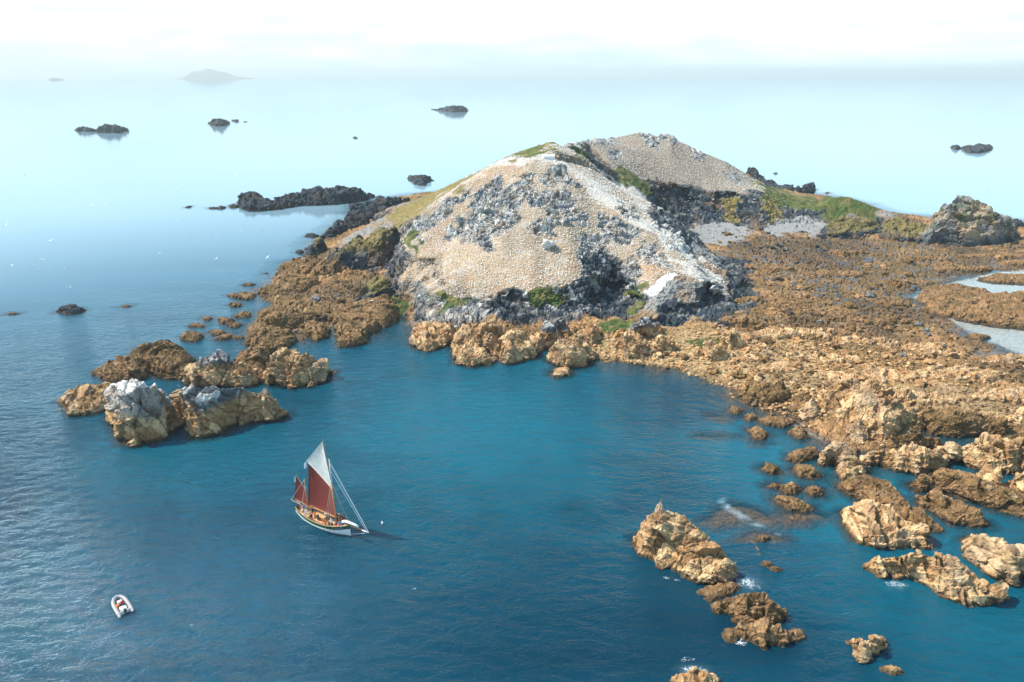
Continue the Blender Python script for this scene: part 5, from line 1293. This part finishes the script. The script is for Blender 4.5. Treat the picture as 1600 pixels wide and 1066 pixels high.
CL = {k: simple_mat('cloth_' + k, v, .85, noise=.08) for k, v in dict(orange=(.72, .14, .012), red=(.50, .02, .03), white=(.78, .78, .80), navy=(.02, .035, .07), blue=(.10, .33, .55), black=(.015, .018, .02), brown=(.13, .07, .04), khaki=(.30, .25, .15), teal=(.03, .12, .14), lilac=(.45, .38, .52)).items()}
SK = simple_mat('skin', (.52, .30, .20), .6, noise=.05); HR = {k: simple_mat('hair_' + k, v, .7) for k, v in dict(dark=(.02, .014, .01), fair=(.35, .25, .12), grey=(.4, .4, .4), whitecap=(.8, .8, .8), bluecap=(.15, .45, .65)).items()}
def person(label, kind, arm, jacket, trousers, hair, mtx, group):
    o = link('person', BODY[(kind, arm)])
    for i, m in enumerate((CL[jacket], CL[trousers], SK, HR[hair])):
        o.material_slots[i].link = 'OBJECT'; o.material_slots[i].material = m
    o.matrix_world = mtx; return tag(o, label, 'person', group)

# ------------------------------------------------------------------ the ketch
bw = at_z(547.7, 836.5); stn = at_z(474, 800, .3); axd = bw - stn
HEAD = math.atan2(axd[1], axd[0])
BM = Matrix.Translation((stn[0], stn[1], 0)) @ Matrix.Rotation(HEAD, 4, 'Z')
ship = bpy.data.objects.new('sailing_ketch', None); C.objects.link(ship); ship.matrix_world = BM
tag(ship, 'green and white wooden ketch under brown mainsail and white topsail, crowded with people', 'sailing boat')
def sheer(u): return 1.22 + (.92 * ((u - 4) / 7.2) ** 2 if u > 4 else .42 * ((4 - u) / 4.6) ** 2)
def hb(u): return 1.78 * (max(0.0, 1 - ((u - 5) / 6.35) ** 2.4 if u > 5 else 1 - .52 * ((5 - u) / 5.6) ** 2.2)) ** .8 + .02
us = np.linspace(-.6, 11.3, 34); V = []; nsec = 12
for u in us:
    kz = -1.0 + .5 * max(0, (u - 8) / 3.3) ** 2 + .6 * max(0, (1.5 - u) / 2.1) ** 2; S_, b_ = sheer(u), hb(u)
    for s in (1, -1):
        for k in range(nsec):
            t = k / (nsec - 1)
            z = kz + (S_ - kz) * t
            y = b_ * min(1, math.sin(min(1, t * 1.35) * math.pi / 2) ** (.75 + .5 * max(0, (u - 6) / 5)))
            V.append((u + (.0 if t < .3 else 0), s * y, z))
F = []; mi = []
for i in range(len(us) - 1):
    for s in (0, 1):
        for k in range(nsec - 1):
            a = i * 2 * nsec + s * nsec + k; q = (a, a + 2 * nsec, a + 2 * nsec + 1, a + 1)
            F.append(q if s == 0 else q[::-1])
            zt = (V[a][2] + V[a + 1][2]) / 2; S_ = sheer(us[i])
            mi.append(1 if zt > S_ - .60 else (2 if zt > S_ - .76 else 0))
F.append(tuple(range(nsec)) + tuple(range(2 * nsec - 1, nsec - 1, -1))); mi.append(1)
hull = part('hull', (V, F), [M_['white'], M_['green'], M_['black']], ship, True)
for p, m in zip(hull.data.polygons, mi): p.material_index = m
V = []; F = []
for i, u in enumerate(us): V += [(u, hb(u) * .97, sheer(u) - .5), (u, -hb(u) * .97, sheer(u) - .5)]
for i in range(len(us) - 1): F.append((2 * i, 2 * i + 1, 2 * i + 3, 2 * i + 2))
part('deck', (V, F), M_['deck'], ship)
for s in (1, -1):
    part('rail', tube([(u, s * (hb(u) + .01), sheer(u) + .03) for u in us], .065, 6), M_['wood'], ship)
    part('rubbing_strake', tube([(u, s * (hb(u) + .03), sheer(u) - .68) for u in us[:-1]], .035, 5), M_['white'], ship)
    part('bench', boxm(1.2, 6.6, s * 1.0 - .18 + s * .1, s * 1.0 + .18 + s * .1, .72, 1.12), M_['deck'], ship, bevel=.02)
part('deckhouse', boxm(3.2, 5.6, -.5, .5, .7, 1.45), M_['wood'], ship, bevel=.05)
part('hatch', boxm(8.9, 9.8, -.35, .35, 1.0, 1.35), M_['deck'], ship, bevel=.04)
part('tiller', tube([(-.3, 0, 1.5), (.9, .1, 1.65)], .04), M_['wood'], ship)
part('rudder', boxm(-.95, -.6, -.04, .04, -.8, 1.0), M_['white'], ship)
mm = part('mainmast', tube([(8.0, 0, .6), (8.0, 0, 9.0)], .14, 8, r1=.11), M_['wood'], ship, True)
part('masthead', tube([(8.0, 0, 9.0), (7.99, 0, 13.3)], .11, 8, r1=.05), M_['white'], ship, True)
part('mizzenmast', tube([(1.36, 0, .7), (1.37, 0, 7.4)], .09, 7, r1=.05), M_['wood'], ship, True)
part('bowsprit', tube([(10.2, .0, 1.95), (14.0, 0, 2.15)], .13, 8, r1=.10), M_['wood'], ship, True)
part('bowsprit_cap', tube([(14.0, 0, 2.15), (15.4, 0, 2.25)], .10, 8, r1=.06), M_['white'], ship, True)
part('mizzen_bumkin', tube([(-.4, 0, 1.6), (-2.9, 0, 1.75)], .05, 6), M_['wood'], ship)
part('gaff', tube([(8.05, .05, 7.5), (2.4, .25, 11.0)], .07, 6), M_['wood'], ship)
part('boom', tube([(7.9, 0, 2.3), (1.2, .1, 2.1)], .08, 6), M_['wood'], ship)
part('topsail_yard', tube([(8.1, .12, 8.0), (6.75, .3, 16.3)], .055, 6), M_['wood'], ship)
part('mizzen_gaff', tube([(1.45, 0, 5.2), (-.9, .15, 7.2)], .045, 6), M_['wood'], ship)
part('mizzen_boom', tube([(1.3, 0, 2.05), (-2.0, .1, 2.15)], .05, 6), M_['wood'], ship)
part('mainsail', sail([(7.85, 2.36), (8.0, 7.4), (2.55, 10.75), (1.5, 2.2)], .38), M_['tan'], ship, True)
part('topsail', sail([(8.0, 7.6), (6.85, 16.1), (6.6, 15.9), (2.42, 11.1)], .25), M_['cream'], ship, True)
part('mizzen_sail', sail([(1.25, 2.1), (1.4, 5.15), (-.85, 7.05), (-1.95, 2.22)], .2), M_['tan'], ship, True)
for a, b, r, m in [((7.98, 0, 12.6), (15.3, 0, 2.3), .045, 'wrope'), ((7.98, 0, 11.3), (14.9, 0, 2.25), .03, 'wrope'), ((8, 0, 13.2), (15.35, 0, 2.3), .02, 'wrope'), ((8, 0, 9.0), (11.2, 0, 2.2), .03, 'rope'),
                   ((1.37, 0, 7.2), (-2.8, 0, 1.8), .02, 'wrope'), ((15.3, 0, 2.2), (11.35, 0, .3), .025, 'wrope'), ((-2.0, .1, 2.15), (-.5, 0, 1.7), .02, 'wrope')]:
    part('stay', tube([a, b], r, 5), M_[m], ship)
for s in (1, -1):
    for du in (-.9, -.3, .35):
        part('shroud', tube([(8, 0, 9.6), (8 + du, s * hb(8 + du), sheer(8 + du))], .022, 5), M_['rope'], ship)
    part('mizzen_shroud', tube([(1.37, 0, 6.2), (1.2, s * hb(1.2), sheer(1.2))], .018, 5), M_['wrope'], ship)
fj = [(9.9, -.3, 2.3), (10.6, -.35, 2.75), (11.6, -.3, 2.8), (12.6, -.15, 2.7), (13.2, -.05, 2.5)]
part('furled_jib', tube(fj, .26, 8, r1=.16), M_['cloth'], ship, True)
part('furled_staysail', tube([(10.2, .15, 2.2), (11.0, .12, 2.35), (11.9, .08, 2.3)], .2, 8, r1=.12), M_['cloth'], ship, True)
def flag(u, z, w, h, name):
    V = [(u - w * i / 5, .12 * math.sin(i * 1.3) , z - h * j / 3 - .12 * i) for j in range(4) for i in range(6)]
    part(name, (V, [(j * 6 + i, j * 6 + i + 1, j * 6 + i + 7, j * 6 + i + 6) for j in range(3) for i in range(5)]), M_['cloth'], ship, True)
flag(2.35, 11.0, .55, 1.0, 'pennant'); flag(-.9, 7.15, .25, .8, 'ensign')
# name marks on the bow, too small to read in the photograph: short white strokes on a black patch
def on_bow(u, dz): 
    return (u, -(hb(u) + .055), sheer(u) - .35 + dz)
for s in (-1, 1):
    pv = []; ub = np.linspace(8.5, 10.7, 9)
    for u in ub: pv += [(u, s * (hb(u) + .035), sheer(u) - .58), (u, s * (hb(u) + .035), sheer(u) - .14)]
    nb = part('name_patch', (pv, [(2 * i, 2 * i + 2, 2 * i + 3, 2 * i + 1) for i in range(8)]), M_['black'], ship)
    lv, lf = [], []
    for i, (u, kind) in enumerate(zip(np.linspace(8.62, 10.45, 8), 'TvmirrtI')):
        st_ = [((0, .13), (0, -.12))] + ([((-.09, .13), (.10, .13))] if kind in 'Tt' else [((0, .06), (.12, .1))] if kind in 'r' else [((.12, .1), (.12, -.12)), ((0, .08), (.12, .1))] if kind in 'm' else [])
        for (a, b) in st_:
            f0 = lambda q: (u + q[0], s * (hb(u + q[0]) + .05), sheer(u) - .36 + q[1])
            v_, f_ = tube([f0(a), f0(b)], .022, 4); k0 = len(lv); lv += v_; lf += [tuple(x + k0 for x in f) for f in f_]
    part('lettering', (lv, lf), M_['white'], nb)
crew = [ # along, across, kind, arms, jacket, trousers, hair, facing, label
 (.3,-.45,'seat',1,'orange','navy','dark',100,'person in orange oilskins sitting at the stern of the ketch by the tiller'),
 (.5,.45,'seat',0,'orange','black','fair',250,'person in orange sitting on the far stern quarter of the ketch'),
 (1.0,-.55,'stand',0,'blue','navy','grey',60,'person in a blue shirt standing beside the mizzen mast'),
 (1.8,-.75,'seat',0,'white','lilac','grey',80,'person in a white top sitting just ahead of the mizzen mast'),
 (2.4,.1,'stand',1,'black','black','grey',0,'person in black standing behind the deckhouse under the boom'),
 (3.0,-.85,'seat',1,'orange','navy','dark',90,'person in an orange jacket leaning over the near rail amidships'),
 (3.45,-1.15,'seat',0,'black','brown','dark',70,'person in black crouched low on the near bench amidships'),
 (3.9,-.75,'stand',0,'orange','orange','dark',100,'person in full orange oilskins standing amidships'),
 (4.9,-1.0,'stand',0,'navy','black','dark',80,'person in navy standing tall at the near rail amidships'),
 (5.2,.3,'seat',0,'white','navy','fair',270,'person in white sitting on the deckhouse'),
 (6.0,.35,'stand',0,'blue','khaki','whitecap',100,'person in pale blue with a white cap standing below the mainsail foot'),
 (6.4,-1.15,'seat',0,'orange','orange','dark',70,'person in orange sitting on the near bench aft of the mainmast'),
 (6.9,-1.1,'seat',1,'orange','khaki','fair',100,'person in orange with arms raised, nearest the mainmast on the near side'),
 (7.3,-.3,'seat',0,'white','lilac','whitecap',90,'person in white with a white cap beside the mainmast'),
 (7.7,-1.2,'seat',0,'black','black','dark',95,'person in black sitting at the near shrouds'),
 (8.3,-1.15,'seat',0,'brown','black','dark',80,'person in brown sitting by the near rail ahead of the mast'),
 (8.7,.6,'stand',0,'red','navy','dark',120,'person in red standing ahead of the mast on the far side'),
 (9.1,.4,'seat',0,'orange','navy','fair',120,'person in orange sitting by the furled jib'),
 (9.0,-.85,'seat',0,'red','brown','whitecap',90,'person in red with a white cap near the bow'),
 (9.5,-.55,'seat',1,'blue','black','bluecap',80,'person in light blue with a blue cap at the bow'),
 (9.95,-.4,'seat',0,'black','khaki','dark',60,'person in black furthest forward in the bow'),
 (7.6,.7,'stand',0,'teal','black','dark',150,'person in dark teal standing behind the mainmast')]
for (u, v, kd, ar, jk, tr_, hr, fc, lab) in crew:
    dz_ = sheer(u) - .5
    seatz = dz_ + .45 if kd == 'seat' else dz_
    m = BM @ Matrix.Translation((u, v, seatz)) @ Matrix.Rotation(R(-fc), 4, 'Z')
    person(lab, kd, ar, jk, tr_, hr, m, 'people aboard the ketch')
# ------------------------------------------------------------------ the dinghy
dp = at_z(190, 948); DM = Matrix.Translation((dp[0], dp[1], 0)) @ Matrix.Rotation(math.radians(134), 4, 'Z')
din = bpy.data.objects.new('inflatable_dinghy', None); C.objects.link(din); din.matrix_world = DM
tag(din, 'small pale grey inflatable dinghy with an outboard motor, alone on dark water', 'dinghy')
tp = [(-2.15, .82, .3), (-1.7, .82, .3), (-.6, .82, .31), (.6, .80, .34), (1.3, .66, .38), (1.8, .38, .44), (2.0, 0, .48)]
tp = tp + [(x, -y, z) for x, y, z in tp[-2::-1]]
part('side_tube', tube(tp, .25, 10), M_['tubegrey'], din, True)
for s in (1, -1): part('tube_cone', tube([(-2.15, s * .82, .3), (-2.55, s * .82, .3)], .24, 10, r1=.07), M_['tubegrey'], din, True)
part('floor', ([(-1.75, -.7, .14), (-1.75, .7, .14), (1.0, .66, .16), (1.7, .2, .2), (1.7, -.2, .2), (1.0, -.66, .16)], [(5, 4, 3, 2, 1, 0)]), M_['dark'], din)
part('transom', boxm(-1.82, -1.72, -.62, .62, .05, .58), M_['white'], din, bevel=.02)
part('console', boxm(.3, .85, -.3, .3, .16, .62), M_['white'], din, bevel=.05)
part('seat', boxm(-1.3, -.55, -.42, .42, .16, .5), M_['white'], din, bevel=.06)
mo = part('outboard_motor', boxm(-2.2, -1.8, -.17, .17, .45, .95), M_['black'], din, bevel=.08)
part('motor_leg', boxm(-2.05, -1.9, -.06, .06, -.4, .45), M_['black'], mo)
part('rope', tube([(x * .98, y * .98, z + .25) for x, y, z in tp[1:-1]], .02, 4), M_['black'], din)
person('person in a red jacket kneeling amidships in the dinghy', 'seat', 1, 'red', 'navy', 'whitecap', DM @ Matrix.Translation((-.35, -.15, .52)), None)
bg = part('holdall', boxm(-.15, .35, .25, .6, 0, .32), M_['orange'], None, bevel=.08); bg.matrix_world = DM @ Matrix.Translation((0, 0, .17)); tag(bg, 'orange bag on the floor of the dinghy', 'bag')
# ------------------------------------------------------------------ hut on the crest
hp = at_y(857, 249, 262); hut = bpy.data.objects.new('hut', None); C.objects.link(hut); hut.location = (hp[0], hp[1], hp[2] - .3); hut.rotation_euler = (0, 0, R(8))
tag(hut, 'small white hut with a dark end on the crest of the bird hill', 'hut')
part('wall', boxm(-2.1, 2.1, -1.0, 1.0, 0, 1.5), M_['rooff'], hut)
part('roof', ([(-2.2, -1.1, 1.5), (2.2, -1.1, 1.5), (2.2, 1.1, 1.5), (-2.2, 1.1, 1.5), (-2.2, 0, 2.0), (2.2, 0, 2.0)], [(0, 1, 5, 4), (2, 3, 4, 5), (0, 4, 3), (1, 2, 5), (3, 2, 1, 0)]), M_['rooff'], hut)
part('door', boxm(2.1, 2.16, -.5, .5, 0, 1.4), M_['doordark'], hut)  # dark end of the hut
# ------------------------------------------------------------------ birds in the air and on the water
WV = [(-.45,0,0),(-.1,.09,.02),(-.1,-.09,.02),(.15,.08,.03),(.15,-.08,.03),(.5,0,.02),(0,0,.1),(0,0,-.07),(.02,.5,.16),(-.14,.48,.15),(-.12,.95,.06),(.02,-.5,.16),(-.14,-.48,.15),(-.12,-.95,.06)]
WF = [(0,1,6),(0,6,2),(1,3,6),(2,6,4),(3,5,6),(4,6,5),(0,7,1),(0,2,7),(1,7,3),(2,4,7),(3,7,5),(4,5,7),(1,9,8,3),(9,10,8),(2,4,11,12),(12,11,13)]
fm = bpy.data.meshes.new('flying_gannet'); fm.from_pydata(WV, [], WF); fm.materials.append(MAT_WHITE)
g_far = [(1037,296,338),(1048,286,338),(1022,294,337),(1037,311,338),(1062,312,338),(1052,321,338),(1078,310,338),(1061,330,337),(1044,323,336),(1076,329,338),(1114,312,338),(1126,318,338),(1137,306,338),(1128,322,336),(1155,308,338),(1150,319,337),
         (1139,345,330),(1134,333,334),(1178,312,340),(1195,317,340),(1225,314,340),(1228,323,338),(1243,326,338),(1210,325,338),(1094,330,337),(1086,308,339),(1012,306,336),(1001,294,336),(1170,330,335)]
g_sea = [(38,273,14),(6,293,14),(2,310,12),(45,318,13),(121,318,10),(145,320,9),(165,318,9),(205,288,12),(212,305,12),(10,351,9),(79,376,6),(66,405,5),(51,413,5),(19,415,5),(100,419,4),(195,342,8),(275,344,8),(285,295,12),(300,367,6),(337,368,6),(378,360,8),(410,361,8),(249,396,5),(338,404,5),(341,425,4),(110,449,3),(370,274,12),(418,402,6),(470,250,15),(560,255,14),(640,232,16),(700,240,14),(1320,262,14),(1400,280,12),(1450,250,15),(1350,240,14),(1545,300,9),(1290,272,12),(520,330,10),(533,350,8),(580,470,14),(545,462,14),(510,415,14),(557,407,12)]
for i, q in enumerate(g_far + g_sea):
    f_ = i < len(g_far); p = at_y(*q) if f_ else at_z(*q)
    o = link('flying_gannet', fm); o.location = p
    o.rotation_euler = (.5 * math.sin(i * 2.1), .2 * math.cos(i * 1.3), i * 2.4); d_ = np.linalg.norm(p - EYE); o.scale = ((1.0 if f_ else min(1.6, .9 + d_ / 900)),) * 3
    tag(o, 'white gannet flying in front of the dark cliffs of the far hill' if f_ else 'white gannet flying low over the open water', 'bird', 'gannets flying before the far cliffs' if f_ else 'gannets flying over the sea')
fb = bpy.data.meshes.new('floating_gull'); fb.from_pydata([(x * .6, y * .55, z * .5) for x, y, z in WV], [], WF); fb.materials.append(MAT_WHITE)
o = link('floating_gull', fb); o.location = at_z(597, 817, .25); o.rotation_euler = (0, 0, .2); tag(o, 'white bird skimming the water just ahead of the bowsprit', 'bird')
# two pale boulders that stand out of the colony
for k, (px, py, Y, s_, lab) in enumerate([(857, 382, 213.6, 3.4, 'white washed boulder alone in the middle of the lower colony'), (735, 385, 221, 3.0, 'pale boulder at the left of the lower colony'), (700, 258, 0, 0, '')]):
    if not Y: continue
    o = made[k].copy(); o.data = made[k].data.copy(); C.objects.link(o); o.location = at_y(px, py, Y); o.scale = (s_, s_, s_ * 1.2); o.rotation_euler = (.1, .1, k + 1)
    a = o.data.attributes['col']; n_ = len(o.data.vertices); a.data.foreach_set('color', np.tile(np.array((.74, .72, .68, 1), np.float32), n_))
    tag(o, lab, 'boulder'); 
    if 'group' in o: del o['group']

# the pinnacle that tops the largest rock of the chain
pr = next(o for o in C.objects if o.get('label', '').startswith('pinnacle topped'))
pz = at_z(1030, 806, 5.2); Wp, _, Ip = worley(V0 * 1.3 + 70, .9, 77)
Vp = V0 * (1 + Wp * .5)[:, None] * np.array((1.0, .9, 1.0)); tz = (Vp[:, 2:3] + 1) / 2; Vp = np.concatenate([Vp[:, :2] * (1.15 - .95 * np.clip(tz, 0, 1)), tz * 3.6 - .9], 1)
po = link('pinnacle', np_mesh('pinnacle', Vp, F0, MAT_ROCK, np.clip((TAN2 * .55 + GREY * .5) * (.8 + .4 * Ip)[:, None], .01, .85)), pr)
po.location = pz - np.array(pr.location)
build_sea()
# ------------------------------------------------------------------ haze
def build_haze():
    me = bpy.data.meshes.new('haze')
    L, z0, z1 = 66000.0, -6.0, 215.0
    v = [(x, y, z) for z in (z0, z1) for y in (-L, L) for x in (-L, L)]
    me.from_pydata(v, [], [(0, 2, 3, 1), (4, 5, 7, 6), (0, 1, 5, 4), (2, 6, 7, 3), (0, 4, 6, 2), (1, 3, 7, 5)])
    m, n, l, out = new_mat('haze_air')
    pv = n.new('ShaderNodeVolumePrincipled')
    pv.inputs['Color'].default_value = (.88, .99, 1.0, 1); pv.inputs['Density'].default_value = HAZE
    pv.inputs['Anisotropy'].default_value = 0.1
    l.new(pv.outputs[0], out.inputs['Volume'])
    me.materials.append(m)
    tag(link('haze', me), kind='stuff')
HAZE = 1.15e-4
build_haze()
